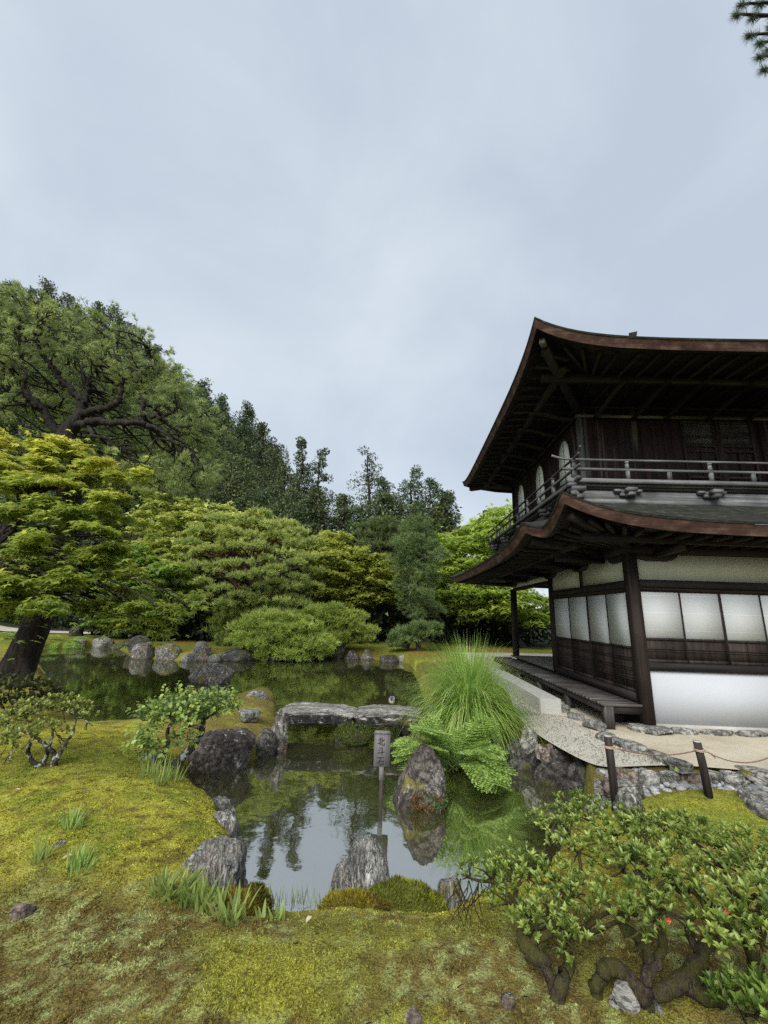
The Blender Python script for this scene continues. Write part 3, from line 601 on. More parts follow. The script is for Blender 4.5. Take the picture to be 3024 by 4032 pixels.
# stones under the posts and along the wall foot are made with the other stones
# ------------------------------------------------------------------ land, pond, paths
POND_PX = [(560, 1968), (538, 1900), (515, 1832), (480, 1790), (445, 1757), (405, 1712), (392, 1690), (405, 1668), (470, 1664), (540, 1650), (598, 1622), (612, 1580), (600, 1540), (590, 1506), (545, 1508), (505, 1522),
 (420, 1545), (330, 1573), (260, 1582), (215, 1588), (165, 1572), (135, 1535), (105, 1495), (85, 1455), (68, 1425), (72, 1404), (150, 1399), (200, 1397), (250, 1398), (278, 1410), (300, 1421), (400, 1428), (480, 1427), (550, 1425), (620, 1423), (700, 1421), (800, 1424), (880, 1430),
 (900, 1450), (905, 1475), (915, 1500), (930, 1540), (925, 1580), (955, 1605), (1030, 1616), (1095, 1628), (1148, 1646), (1196, 1674), (1262, 1704), (1262, 1750), (1225, 1800), (1185, 1850), (1090, 1890), (1000, 1915), (945, 1952), (930, 1957), (850, 1935), (760, 1940), (700, 1950), (640, 1970), (600, 1977)]
POND_XY = np.array([at(x, y, z=(-.31 if y > 1800 else (-.36 if (y > 1700 and x < 700) else WATER)))[:2] for x, y in POND_PX])   # on the near side the lip of the bank hides the waterline
def chaikin(P, n=2):
    for _ in range(n):
        Q = np.roll(P, -1, 0); P = np.stack([P * .75 + Q * .25, P * .25 + Q * .75], 1).reshape(-1, 2)
    return P
POND_S = chaikin(POND_XY, 1)
def poly_sd(X, Y, P):
    """signed distance to a closed outline: negative inside"""
    d = np.full(X.shape, 1e9); ins = np.zeros(X.shape, bool)
    for a, b in zip(P, np.roll(P, -1, 0)):
        ex, ey = b - a; wx, wy = X - a[0], Y - a[1]
        t = np.clip((wx * ex + wy * ey) / (ex * ex + ey * ey + 1e-12), 0, 1)
        d = np.minimum(d, (wx - t * ex) ** 2 + (wy - t * ey) ** 2)
        c = (a[1] <= Y) != (b[1] <= Y)
        ins ^= c & (X < a[0] + (Y - a[1]) / (b[1] - a[1] + 1e-12) * ex)
    d = np.sqrt(d); return np.where(ins, -d, d)
# sand ground: white gravel strip and packed earth round the pavilion
PATH_PX = [(1092, 1470), (1112, 1540), (1138, 1569), (1170, 1593), (1216, 1620), (1262, 1644), (1300, 1657), (1350, 1656), (1440, 1652), (1560, 1659), (1700, 1668)]
PATH_XY = np.array([at(x, y, z=0)[:2] for x, y in PATH_PX] + [(14, 4.9), (14, 22), (2.8, 22), (2.8, 15.0)])
STREAM_XY = np.array([at(x, y, z=-.13)[:2] for x, y in [(1240, 1690), (1300, 1668), (1390, 1673), (1500, 1676), (1659, 1680)]] + [(7.5, 5.05), (12, 4.6), (12, 3.6), (7.0, 4.1)] + [at(x, y, z=-.13)[:2] for x, y in [(1659, 1732), (1590, 1710), (1520, 1704), (1400, 1710), (1320, 1716), (1270, 1735)]])
RIDGE_X = np.array([-160, -95, -62, -44.5, -38, -26, -20, -8, 12, 60, 160.]); RIDGE_Z = np.array([64, 60, 52, 38, 33, 25, 17.5, 4.5, 1.5, 6, 10.])
def h_land(X, Y):
    h = 0.05 * fb2(X, Y, 0.45, 3, 3) + 0.02 * fb2(X, Y, 2.2, 3, 5)
    h = h + 0.10 * np.exp(-((X + 2.6) ** 2 / 2.2 + (Y - 3.9) ** 2 / 1.6)) - 0.10 * sstep(-1.6, 0.2, X) * sstep(2.6, 3.6, Y) * sstep(6, 4.5, Y)
    h = h - 0.05 * sstep(1.9, 2.4, X) * sstep(6.2, 5.6, Y) * sstep(2, 3, Y)
    h = h - 0.08 * sstep(5.5, 6.5, Y) * sstep(1.0, -.5, X)
    h = h + 0.0055 * np.clip(Y - 24, 0, 8) ** 2
    k = sstep(30, 72, Y); far = np.interp(X, RIDGE_X, RIDGE_Z) * k * np.where(Y > 76, 1 - .25 * sstep(76, 140, Y), 1)
    h = h + far + 1.2 * fb2(X, Y, .06, 3, 9) * sstep(34, 50, Y)
    left = np.clip(-X - 24, 0, 60); h = h + .12 * left * sstep(14, 30, Y) * (1 - k)
    return h
def height(X, Y):
    X = np.asarray(X, float); Y = np.asarray(Y, float)
    h = h_land(X, Y)
    ps = poly_sd(X, Y, PATH_XY); h = np.where(ps < 0.12, h * sstep(-0.05, 0.12, ps) - 0.012 * sstep(0.06, -.02, ps), h)
    ss = poly_sd(X, Y, STREAM_XY); h = h - 0.06 * sstep(0.04, -0.10, ss)
    pd = poly_sd(X, Y, POND_S) + .05 * fb2(X, Y, 3.0, 2, 12)
    h = h - (.27 * np.exp(-np.clip(pd, 0, 9) / .32) * sstep(12, 8, Y) + .12 * np.exp(-np.clip(pd, 0, 9) / .5) * sstep(8, 12, Y)) * sstep(-.02, .12, ps)
    bank = sstep(-0.06, 0.10, pd); bed = WATER - .12 - .6 * sstep(0, 1.2, -pd)
    return bed * (1 - bank) + h * bank
def moss_col(X, Y):
    n1 = fb2(X, Y, .75, 3, 21); n2 = fb2(X, Y, 3.2, 3, 22); n3 = fb2(X, Y, 11, 3, 23); n4 = fb2(X, Y, 1.6, 3, 27); n5 = fb2(X, Y, 26, 2, 28); n6 = fb2(X, Y, 13, 2, 29)
    yel, grn, brn, sage, red = [np.array(c) for c in ((.30, .285, .034), (.175, .20, .026), (.13, .098, .026), (.26, .275, .10), (.10, .058, .022))]
    def lerp(a, b, t): return a * (1 - t[:, None]) + b * t[:, None]
    front = sstep(3.35, 2.75, Y + .12 * n1 - .10 * (X + .5)) * sstep(-3.2, -2.2, X + .2 * n1)
    c = lerp(np.tile(yel, (len(X), 1)), np.tile(grn, (len(X), 1)), sstep(-.05, .35, n2 * .7 + n1 * .5 + n3 * .35))
    c = lerp(c, np.tile(brn * .8, (len(X), 1)), .75 * sstep(.02, .40, -n2 * .35 + n6 * .7 + n5 * .35)); c = lerp(c, np.tile(np.array([.42, .40, .07]), (len(X), 1)), .6 * sstep(.2, .5, -n6 * .6 + n5 * .8))
    f = lerp(np.tile(brn * 1.05, (len(X), 1)), np.tile(sage, (len(X), 1)), sstep(.02, .42, n2 * .18 + n6 * .45 + n5 * .9 + .06))
    f = lerp(f, np.tile(grn * .8 + brn * .3, (len(X), 1)), .6 * sstep(-.05, .3, n4 * .6 - n2 * .5))
    f = lerp(f, np.tile(yel * .85 + grn * .1, (len(X), 1)), .7 * sstep(.15, .6, n4 + .25 * n6 + .3 * sstep(.3, 1.4, X) * sstep(2.4, 3.4, Y) + .25 * sstep(2.45, 2.1, Y)))
    c = lerp(c, f, front)
    isl = sstep(5.6, 6.4, Y) * sstep(18, 12, Y) * sstep(0, -1, X)
    c = lerp(c, np.tile(brn * 1.15, (len(X), 1)), isl * .8 * sstep(-.45, .15, n1 + n2 * .5))
    lee = np.exp(-((X + 3.2) ** 2 / 1.2 + (Y - 5.0) ** 2 / .35)) + .8 * np.exp(-((X + 2.5) ** 2 / .15 + (Y - 5.2) ** 2 / .5))  # greener moss below the left shrubs, their shade put into its colour
    c = lerp(c, np.tile(grn * .75, (len(X), 1)), np.clip(lee, 0, .8))
    rm = np.exp(-((X - 2.95) ** 2 / .9 + (Y - 4.3) ** 2 / .5)); c = lerp(c, lerp(np.tile(grn * 1.05, (len(X), 1)), np.tile(brn * 1.2, (len(X), 1)), sstep(4.45, 4.2, Y + .15 * n2)), np.clip(rm * 1.3, 0, .9))
    und = sstep(.75, 1.4, X) * sstep(3.0, 2.4, Y); c = lerp(c, np.tile(red, (len(X), 1)), und * .65 * sstep(-.2, .4, n2 + n3 * .5))
    rb = sstep(.5, 1.1, X) * sstep(4.9, 5.6, Y) * sstep(18, 15, Y); c = lerp(c, lerp(np.tile(grn * .55, (len(X), 1)), np.tile(brn * .7, (len(X), 1)), sstep(-.1, .3, n2)), .9 * rb)
    lawn = sstep(17, 19, Y); c = lerp(c, lerp(np.tile(np.array([.13, .145, .018]), (len(X), 1)), np.tile(np.array([.19, .12, .022]), (len(X), 1)), sstep(0, .5, n1)), lawn)
    wood = sstep(24.5, 28, Y + 1.5 * n1); c = lerp(c, np.tile(np.array([.013, .019, .007]), (len(X), 1)), wood)
    return np.clip(c * (1.12 + .28 * n3[:, None]), 0, .6)
def axis(f0, f1, st, lo, hi, gr):
    a = list(np.arange(f0, f1, st)); s = st; v = a[-1]
    while v < hi: s *= gr; v += s; a.append(v)
    s = st; v = a[0]; b = []
    while v > lo: s *= gr; v -= s; b.append(v)
    return np.array(b[::-1] + a)
gx = axis(-5.2, 4.6, .045, -420, 420, 1.055); gy = axis(1.7, 8.2, .045, -160, 520, 1.045)
GX, GY = np.meshgrid(gx, gy); gxr, gyr = GX.ravel(), GY.ravel()
gz = height(gxr, gyr)
near = (gxr > -7) & (gxr < 6) & (gyr < 11); gz[near] += .022 * fb2(gxr[near], gyr[near], 7, 3, 31) * sstep(.0, .15, poly_sd(gxr[near], gyr[near], PATH_XY))
nxx, nyy = len(gx), len(gy); ii = np.arange(nxx * nyy).reshape(nyy, nxx)
GF = np.stack([ii[:-1, :-1], ii[:-1, 1:], ii[1:, 1:], ii[1:, :-1]], -1).reshape(-1, 4)
ground = fmesh('ground', np.c_[gxr, gyr, gz], GF, GROUND, None, True, colors=moss_col(gxr, gyr)); tag(ground, kind='structure')
def sheet(name, P, z, mat, amp=0.0, st=.12):
    """flat ground sheet with the outline P: a regular grid inside, snapped to the outline"""
    bm = bmesh.new(); vs_ = [bm.verts.new((x, y, z)) for x, y in P]; bm.faces.new(vs_); bmesh.ops.triangulate(bm, faces=bm.faces[:])
    me = bpy.data.meshes.new(name); bm.to_mesh(me); bm.free(); me.materials.append(mat)
    o = bpy.data.objects.new(name, me); COL.objects.link(o); return tag(o, kind='structure')
sheet('sand_path', chaikin(PATH_XY, 2), 0.0, SAND)
EDGE_PX = [(1170, 1541), (1222, 1548), (1258, 1570), (1302, 1592), (1345, 1602), (1400, 1622), (1450, 1645), (1490, 1664)]
COURT_XY = np.array([at(x, y, z=.004)[:2] for x, y in EDGE_PX] + [(3.55, 5.62), (5.0, 5.45), (13.5, 5.1), (13.5, 21), (3.0, 21), (3.05, 15), (3.0, 8.6)])
sheet('packed_earth_court', COURT_XY, 0.005, COURT)
w = MB(); gxw = np.linspace(-24, 5, 60); gyw = np.linspace(2.9, 22.5, 40); WX, WY = np.meshgrid(gxw, gyw)
ii = np.arange(60 * 40).reshape(40, 60); WF = np.stack([ii[:-1, :-1], ii[:-1, 1:], ii[1:, 1:], ii[1:, :-1]], -1).reshape(-1, 4)
tag(fmesh('pond_water', np.c_[WX.ravel(), WY.ravel(), np.full(WX.size, WATER)], WF, POND), kind='structure')
fxx = np.linspace(-42, -11, 24); fa = np.stack([fxx, 25.0 + .15 * np.sin(fxx * .4)], 1); fb_ = fa + np.array([0, 2.0])
fq = np.concatenate([fa, fb_]); fz = height(fq[:, 0], fq[:, 1]); fz = np.maximum(fz, np.roll(fz, 24)) + .03
tag(fmesh('far_gravel_path', np.c_[fq, fz], np.array([(k, k + 1, k + 25, k + 24) for k in range(23)]), SAND), kind='structure')

# leaf scattering ------------------------------------------------------------
def nrm(v): return v / (np.linalg.norm(v, axis=-1, keepdims=True) + 1e-9)
T_BLADE = (np.array([(-.5, 0, 0), (.5, 0, 0), (0, 1, 0)]), np.array([(0, 1, 2)]))
T_LEAF = (np.array([(0, 0, 0), (.5, .45, .12), (0, 1, 0), (-.5, .45, .12)]), np.array([(0, 1, 2), (0, 2, 3)]))
T_LEAF6 = (np.array([(0, 0, 0), (.36, .35, .10), (.42, .68, .10), (0, 1, -.08), (-.42, .68, .10), (-.36, .35, .10), (0, .5, 0)]), np.array([(0, 1, 6), (1, 2, 6), (2, 3, 6), (3, 4, 6), (4, 5, 6), (5, 0, 6)]))
def _star(n, notch):
    an = np.radians(np.linspace(-105, 105, n)); ln = np.interp(np.abs(an), [0, 1, 1.84], [1, .88, .55]); V = [(0, 0, 0)]
    for k in range(n):
        V.append((ln[k] * math.sin(an[k]), ln[k] * math.cos(an[k]), -.10 * ln[k]))
        if k < n - 1:
            b = (an[k] + an[k + 1]) / 2; V.append((notch * math.sin(b), notch * math.cos(b), 0.02))
    V = np.array(V); return V, np.array([(0, k + 1, k) for k in range(1, len(V) - 1)])
T_STAR5, T_STAR3 = _star(5, .36), _star(3, .42)
def scatter(pos, d, up, size, tmpl, wid=1.0):
    V0, F0 = tmpl; d = nrm(d); x = nrm(np.cross(d, up)); n_ = np.cross(x, d); size = np.broadcast_to(size, (len(pos),)); wid = np.broadcast_to(wid, (len(pos),))
    V = pos[:, None, :] + size[:, None, None] * (V0[None, :, 0, None] * wid[:, None, None] * x[:, None, :] + V0[None, :, 1, None] * d[:, None, :] + V0[None, :, 2, None] * n_[:, None, :])
    k = len(V0); F = F0[None] + (np.arange(len(pos)) * k)[:, None, None]
    return V.reshape(-1, 3), F.reshape(-1, F0.shape[1])
def leaves(name, pos, d, up, size, tmpl, mat, tint, parent=None, wid=1.0):
    V, F = scatter(pos, d, up, size, tmpl, wid); k = len(tmpl[0])
    return fmesh(name, V, F, mat, parent, False, {'tint': np.repeat(np.broadcast_to(tint, (len(pos),)), k)})
def usphere(r, n):
    v = r.normal(0, 1, (n, 3)); return nrm(v)

# moss sprigs ---------------------------------------------------------------
def moss(name, n, x0, x1, y0, y1, seed, hlo, hhi, keep=None):
    r = RNG(seed); X = r.uniform(x0, x1, n); Y = y0 + (y1 - y0) * r.uniform(0, 1, n) ** 1.5
    k = (poly_sd(X, Y, POND_S) > .05) & (poly_sd(X, Y, PATH_XY) > .02) & (poly_sd(X, Y, STREAM_XY) > -.02) & (np.abs(X) < .98 * Y + .5)
    if keep is not None: k &= keep(X, Y)
    X, Y = X[k], Y[k]; cl = .5 * fb2(X, Y, 7, 3, 31) + .6 * fb2(X, Y, 15, 2, 77); k = cl > -.42 + .12 * r.normal(0, 1, len(X)); X, Y, cl = X[k], Y[k], cl[k]
    Z = height(X, Y) + .022 * fb2(X, Y, 7, 3, 31) - .003
    c = moss_col(X, Y) * r.uniform(.45, 1.7, len(X))[:, None] * np.where(r.uniform(0, 1, len(X)) < .035, 1.5, 1)[:, None]
    P = np.c_[X, Y, Z]; hh = r.uniform(hlo, hhi, len(X)) * (1 + .6 * cl); V, F = [], []
    for q in range(2):
        d = np.c_[r.normal(0, 1.0, len(X)), r.normal(0, 1.0, len(X)), np.ones(len(X))]; u = np.c_[r.normal(0, 1, (len(X), 2)), np.zeros(len(X))]
        v, f = scatter(P, d, u, hh, T_BLADE, .75); F.append(f + sum(len(a) for a in V)); V.append(v)
    V = np.concatenate(V); F = np.concatenate(F); cc = np.tile(np.repeat(c, 3, 0), (2, 1))
    return tag(fmesh(name, V, F, MOSS, colors=np.clip(cc, 0, .6)), kind='stuff')
moss('moss', 620000, -5.0, 4.0, 1.85, 6.4, 5, .006, .0135)
# pine needles and leaf bits lying on the moss, gravel on the white sand
r = RNG(66); n = 5200; X = r.uniform(-4.5, 3.6, n); Y = 1.9 + 3.6 * r.uniform(0, 1, n) ** 1.3; k = (poly_sd(X, Y, POND_S) > .1) & (poly_sd(X, Y, PATH_XY) > .02) & (np.abs(X) < .98 * Y + .3); X, Y = X[k], Y[k]
Z = height(X, Y) + .022 * fb2(X, Y, 7, 3, 31) + .009; a = r.uniform(0, 6.283, len(X)); D = np.c_[np.cos(a), np.sin(a), r.normal(0, .15, len(X))]; sh_ = np.where(r.uniform(0, 1, len(X)) < .8, 1, 0)
v1, f1 = scatter(np.c_[X, Y, Z], D, np.tile([0, 0, 1.0], (len(X), 1)), np.where(sh_, r.uniform(.02, .05, len(X)), r.uniform(.008, .018, len(X))), T_LEAF, np.where(sh_, .05, .6))
cc = np.array([.20, .13, .06]) * r.uniform(.3, 1.8, len(X))[:, None]; lit = fmesh('leaf_litter', v1, f1, MOSS, colors=np.repeat(np.clip(cc, 0, .5), 4, 0)); tag(lit, kind='stuff')
n = 9000; X = r.uniform(1.8, 4.2, n); Y = r.uniform(5.3, 10.5, n); k = (poly_sd(X, Y, PATH_XY) < -.03) & (poly_sd(X, Y, COURT_XY) > .02) & ~((X > 2.75) & (X < 3.2) & (Y > 8.3)); X, Y = X[k], Y[k]
bm = bmesh.new(); bmesh.ops.create_icosphere(bm, subdivisions=1, radius=1); gv = np.array([v.co[:] for v in bm.verts]); gf = np.array([[v.index for v in f.verts] for f in bm.faces]); bm.free()
s_ = r.uniform(.004, .011, len(X)); V = gv[None] * (s_[:, None] * r.uniform(.7, 1.4, (len(X), 3)))[:, None, :] + np.c_[X, Y, .001 + s_ * .3][:, None, :]
cc = np.array([.42, .39, .33]) * r.uniform(.35, 1.25, len(X))[:, None]; tag(fmesh('gravel', V.reshape(-1, 3), (gf[None] + (np.arange(len(X)) * len(gv))[:, None, None]).reshape(-1, 3), MOSS, None, False, colors=np.repeat(cc, len(gv), 0)), kind='stuff')
# ------------------------------------------------------------------ stones
def _ico(n):
    bm = bmesh.new(); bmesh.ops.create_icosphere(bm, subdivisions=n, radius=1); bm.verts.ensure_lookup_table()
    V = np.array([v.co[:] for v in bm.verts]); F = np.array([[v.index for v in f.verts] for f in bm.faces]); bm.free(); return V, F
ICO = {n: _ico(n) for n in (3, 4, 5)}
def rock_shape(seed, W, D, Hh, res, cuts=9, peak=0.0, lump=.10, flat=0.0, sub=.3, lean=0.0):
    r = RNG(seed); V, F = ICO[res]; V = V.copy()
    for _ in range(cuts):
        n = nrm(np.array([r.normal(), r.normal(), r.normal() * .6 + .15])); d = r.uniform(.58, .86)
        s = V @ n; V -= np.clip(s - d, 0, None)[:, None] * n * .92
    if flat: V[:, 2] = np.where(V[:, 2] > 1 - flat, 1 - flat + (V[:, 2] - 1 + flat) * .15, V[:, 2])
    V += nrm(V) * (lump * fbm(V * 1.7 + seed, 3, seed) + lump * .5 * fbm(V * 4.5 + seed, 3, seed + 3))[:, None]
    if res >= 4: V -= nrm(V) * (lump * .32 * (1 - np.abs(fbm(V * np.array([6, 6, 2.6]) + seed, 2, seed + 5)) * 3).clip(0, 1) ** 2 + lump * .14 * fbm(V * np.array([16, 16, 8]) + seed, 2, seed + 6))[:, None]
    V = (V - V.min(0)) / (V.max(0) - V.min(0)); V = V * 2 - 1
    lo = np.clip(-V[:, 2], 0, .97); V[:, :2] /= np.sqrt(1 - .88 * lo * lo)[:, None]; V[:, :2] = np.clip(V[:, :2], -1.08, 1.08)
    t = (V[:, 2] + 1) / 2; k = 1 - peak * t ** 1.3
    V[:, 0] = V[:, 0] * k + lean * t; V[:, 1] *= k
    V[:, 0] *= W / 2; V[:, 1] *= D / 2; V[:, 2] = t * (Hh + sub) - sub
    return V, F
def rock(name, label, x0, x1, yt, yb, matk, seed, z=WATER, dr=.8, group=None, cat='rock', rot=0.0, hmin=.2, **kw):
    b = at((x0 + x1) / 2, yb, z=z); s = mpp(b) ; W = (x1 - x0) * s; D = dr * W
    hd = math.hypot(b[0], b[1]); sl = math.atan2(EYE[2] - z, hd)
    app = (yb - yt) * s; fw = np.array([b[0], b[1], 0]) / hd; c = b + fw * D * .36
    Hh = max(at((x0 + x1) / 2, yt, y=c[1] + .1 * D)[2] - z, hmin * app)
    res = kw.pop('res', 5 if (x1 - x0) > 85 else (4 if (x1 - x0) > 34 else 3))
    V, F = rock_shape(seed, W, D, Hh, res, **kw)
    a = -math.atan2(fw[0], fw[1]) + rot; R2 = np.array([[math.cos(a), -math.sin(a)], [math.sin(a), math.cos(a)]]); V[:, :2] = V[:, :2] @ R2.T
    o = fmesh(name, V, F, RK[matk], None, True); o.location = c
    ang = 38
    me = o.data
    try: me.set_sharp_from_angle(angle=math.radians(ang))
    except Exception: pass
    tag(o, label, cat, group); o['_h'] = 0; del o['_h']; return o
BR = 'rocks edging the near pond'; FR = 'rocks along the far shore'
rock('boulder', 'big grey rock with plum left side and yellow moss at its foot', 352, 534, 1803, 1945, 'pale', 11, z=-.16, cuts=10, lump=.14, flat=.18, dr=.75, group=BR)
rock('boulder', 'pale blue grey rock just behind the big plum-sided rock', 436, 514, 1746, 1815, 'pale', 12, z=-.25, lump=.15, dr=.9, group=BR)
rock('rock', 'wedge of rock with brown moss on its flat top beside the water', 432, 512, 1718, 1762, 'grey', 13, z=-.34, flat=.5, dr=.7, group=BR)
rock('rock', 'small grey stone on the lip of the yellow moss bank', 381, 412, 1708, 1724, 'brown', 14, z=-.12, group=BR, sub=.1)
rock('rock', 'tiny whitish stone in moss on the pond lip', 404, 420, 1727, 1742, 'white', 15, z=-.15, group=BR, sub=.08)
rock('rock', 'low moss-covered rock at the pond corner below the plantain clump', 517, 562, 1905, 1980, 'moss', 16, z=-.34, lump=.12, group=BR, sub=.2)
rock('boulder', 'pale streaked rock with a peaked top standing at the front edge of the pond', 700, 852, 1803, 1945, 'pale', 23, z=-.30, cuts=12, peak=.26, lump=.15, dr=.62, lean=.05, group=BR)
rock('rock', 'pale rock lying under the front of the large azalea', 938, 1010, 1893, 1960, 'pale', 18, z=-.38, flat=.4, group=BR, rot=.5)
rock('standing_stone', 'tall plum-dark standing stone rising from the water beside the name board', 840, 972, 1601, 1748, 'plum', 37, cuts=9, peak=.33, lump=.10, dr=.7, lean=.12, group=BR)
rock('boulder', 'big blackish boulder in the water left of the stone bridge', 405, 546, 1570, 1668, 'plum', 20, cuts=9, lump=.09, flat=.12, dr=.8, group=BR)
rock('boulder', 'dark mossy boulder between the blackish boulder and the bridge foot', 538, 596, 1570, 1636, 'dark', 21, group=BR, dr=1.1)
rock('abutment_stone', 'upright lichened stone carrying the left end of the bridge', 581, 620, 1530, 1625, 'lichen', 22, group=BR, dr=1.2, lump=.14)
rock('rock', 'angular grey rock at the water behind the flat step stone', 510, 581, 1490, 1533, 'grey', 23, z=-.36, cuts=11, lump=.11, group=BR, dr=.7)
rock('step_stone', 'flat purplish step stone set in moss before the left bridge end', 514, 564, 1532, 1552, 'flat', 24, z=-.08, flat=.9, dr=.85, hmin=.08, sub=.08, cat='step stone')
rock('rock', 'whitish grey rock at the foot of the leafy little tree', 287, 352, 1622, 1660, 'pale', 25, z=-.1, group=BR, lump=.16)
rock('rock', 'low flat stone in the moss left of the leafy little tree', 252, 288, 1633, 1646, 'brown', 26, z=-.04, flat=.6, group=BR, sub=.08)
rock('rock', 'dark flat rock at the back edge of the mossy spit', 255, 300, 1572, 1588, 'grey', 27, group=BR)
rock('pier_stone', 'round mossy stone in the water carrying the middle of the bridge', 722, 798, 1556, 1610, 'moss', 28, group=BR, dr=1.0)
rock('abutment_stone', 'white-lichened upright stone under the right end of the bridge', 893, 952, 1538, 1605, 'lichen', 29, group=BR, dr=1.0, lump=.13)
rock('abutment_stone', 'dark rock behind the right end of the bridge', 862, 900, 1545, 1592, 'dark', 30, group=BR, dr=1.4)
rock('rock', 'rounded grey rock under the silver grass at the bridge end', 905, 985, 1512, 1580, 'lichen', 31, z=-.4, group=BR, dr=.8)
rock('boulder', 'big black rock under the right side of the silver grass', 1018, 1082, 1538, 1632, 'dark', 32, group=BR, dr=1.0, flat=.2)
rock('boulder', 'black rock behind the fern under the silver grass', 940, 1030, 1545, 1622, 'dark', 33, group=BR, dr=.9)
rock('rock', 'slanting dark rock between the black rock and the round pale one', 1084, 1130, 1575, 1622, 'bank', 34, group=BR, dr=1.2)
rock('rock', 'round pale grey stone resting on the right bank', 1120, 1162, 1566, 1607, 'grey', 35, z=-.12, group=BR, cuts=5, dr=.9)
rock('boulder', 'long low dark rock at the waterline of the right bank', 1080, 1180, 1594, 1662, 'bank', 36, group=BR, dr=.75, flat=.15, cuts=7)
for k, (a, b, c, d) in enumerate(((1156, 1180, 1606, 1624), (1177, 1202, 1605, 1622), (1166, 1188, 1615, 1632))):
    rock('stone', ('brown angular stone, leftmost of three on the right moss strip', 'light brown angular stone, rightmost of three on the right moss strip', 'brown stone in front of the other two on the right moss strip')[k], a, b, c, d, 'brown', 40 + k, z=-.1, group='three brown stones on the right bank', sub=.1)
rock('boulder', 'big dark grey rock, tallest on the right bank', 1154, 1246, 1616, 1694, 'bank', 44, z=-.42, cuts=7, lump=.1, group=BR, dr=.75)
rock('boulder', 'blackish rock sloping right beside the tallest right bank rock', 1228, 1296, 1638, 1698, 'bank', 45, z=-.36, group=BR, dr=.8)
rock('rock', 'flat dark rock below the tallest right bank rock', 1205, 1280, 1678, 1706, 'bank', 46, z=-.42, flat=.5, group=BR)
ES = 'stones edging the dry stream'
for k, (a, b, c, d, mk, lb) in enumerate(((1288, 1330, 1650, 1675, 'grey', 'small grey edging stone left of the first fence post'), (1330, 1378, 1652, 1684, 'brown', 'brownish edging stone just right of the first fence post'), (1378, 1424, 1652, 1683, 'flat', 'pale square edging stone behind the pebbles'), (1424, 1464, 1655, 1682, 'dark', 'blackish edging stone right of the pale square one'), (1462, 1520, 1657, 1684, 'brown', 'brown edging stone just left of the second fence post'), (1518, 1560, 1655, 1684, 'flat', 'tall pale edging stone just right of the second fence post'), (1556, 1605, 1655, 1690, 'grey', 'wide grey edging stone with mossy shadow near the right edge'), (1600, 1690, 1650, 1692, 'lichen', 'long lichened edging stone at the right edge of the photo'))):
    rock('edging_stone', lb, a, b, c + 9, max(d - 4, c + 20), {'dark': 'grey', 'grey': 'flat'}.get(mk, mk), 50 + k, z=-.07, group=ES, flat=.6, dr=.6, hmin=.1, lump=.07, cuts=6, sub=.15, cat='stone')
for k, (a, b, c, d, mk, lb) in enumerate(((1284, 1302, 1682, 1702, 'white', 'white stone left of a pinkish one at the first fence post'), (1298, 1326, 1680, 1702, 'brown', 'pinkish stone right behind the first fence post'), (1332, 1372, 1685, 1704, 'flat', 'flat grey stone right of the first fence post foot'), (1365, 1388, 1682, 1705, 'grey', 'small dark grey stone at the left end of the pebbles'))):
    rock('stone', lb, a, b, c, d, mk, 60 + k, z=-.08, group='loose stones by the first fence post', flat=.3, sub=.1, cat='stone')
for k, (a, b, c, d, lb) in enumerate(((1606, 1690, 1711, 1733, 'pale flat paving slab farthest of three at the right edge'), (1622, 1700, 1729, 1745, 'middle pale paving slab of three at the right edge'), (1634, 1710, 1742, 1756, 'nearest pale paving slab of three at the right edge'))):
    rock('paving_stone', lb, a, b, c, d, 'flat', 66 + k, z=-.10, group='paving slabs at the right edge', flat=.8, hmin=.08, sub=.1, cat='paving stone')
rock('rock', 'grey speckled rock sunk in moss behind the large azalea', 1328, 1388, 1708, 1734, 'lichen', 70, z=.02, flat=.2, sub=.15)
rock('rock', 'bright white rock under the thick mossy azalea trunk', 1318, 1380, 2118, 2180, 'white', 75, z=-.02, dr=.6, sub=.1, cuts=3, lump=.2, flat=.2)
rock('rock', 'small white rock right of the thick mossy azalea trunk', 1408, 1434, 2145, 2182, 'white', 72, z=-.02, sub=.1)
rock('stone', 'small flat brown stone on the moss left of the azalea', 1080, 1112, 2148, 2164, 'brown', 75, z=.0, flat=.5, sub=.03, cat='stone', cuts=4, hmin=.1)
rock('stone', 'brown dome of stone sunk in the moss at the left edge', 20, 74, 1946, 1980, 'brown', 74, z=.02, sub=.08, cat='stone', cuts=4)
rock('stone', 'grey brown stone sunk in moss at the bottom edge', 868, 916, 2176, 2206, 'brown', 75, z=-.03, sub=.08, cat='stone', cuts=4)
rock('stone', 'small whitish stone on the left moss near the upper grass tuft', 118, 140, 1814, 1830, 'white', 76, z=.06, sub=.03, cat='stone')
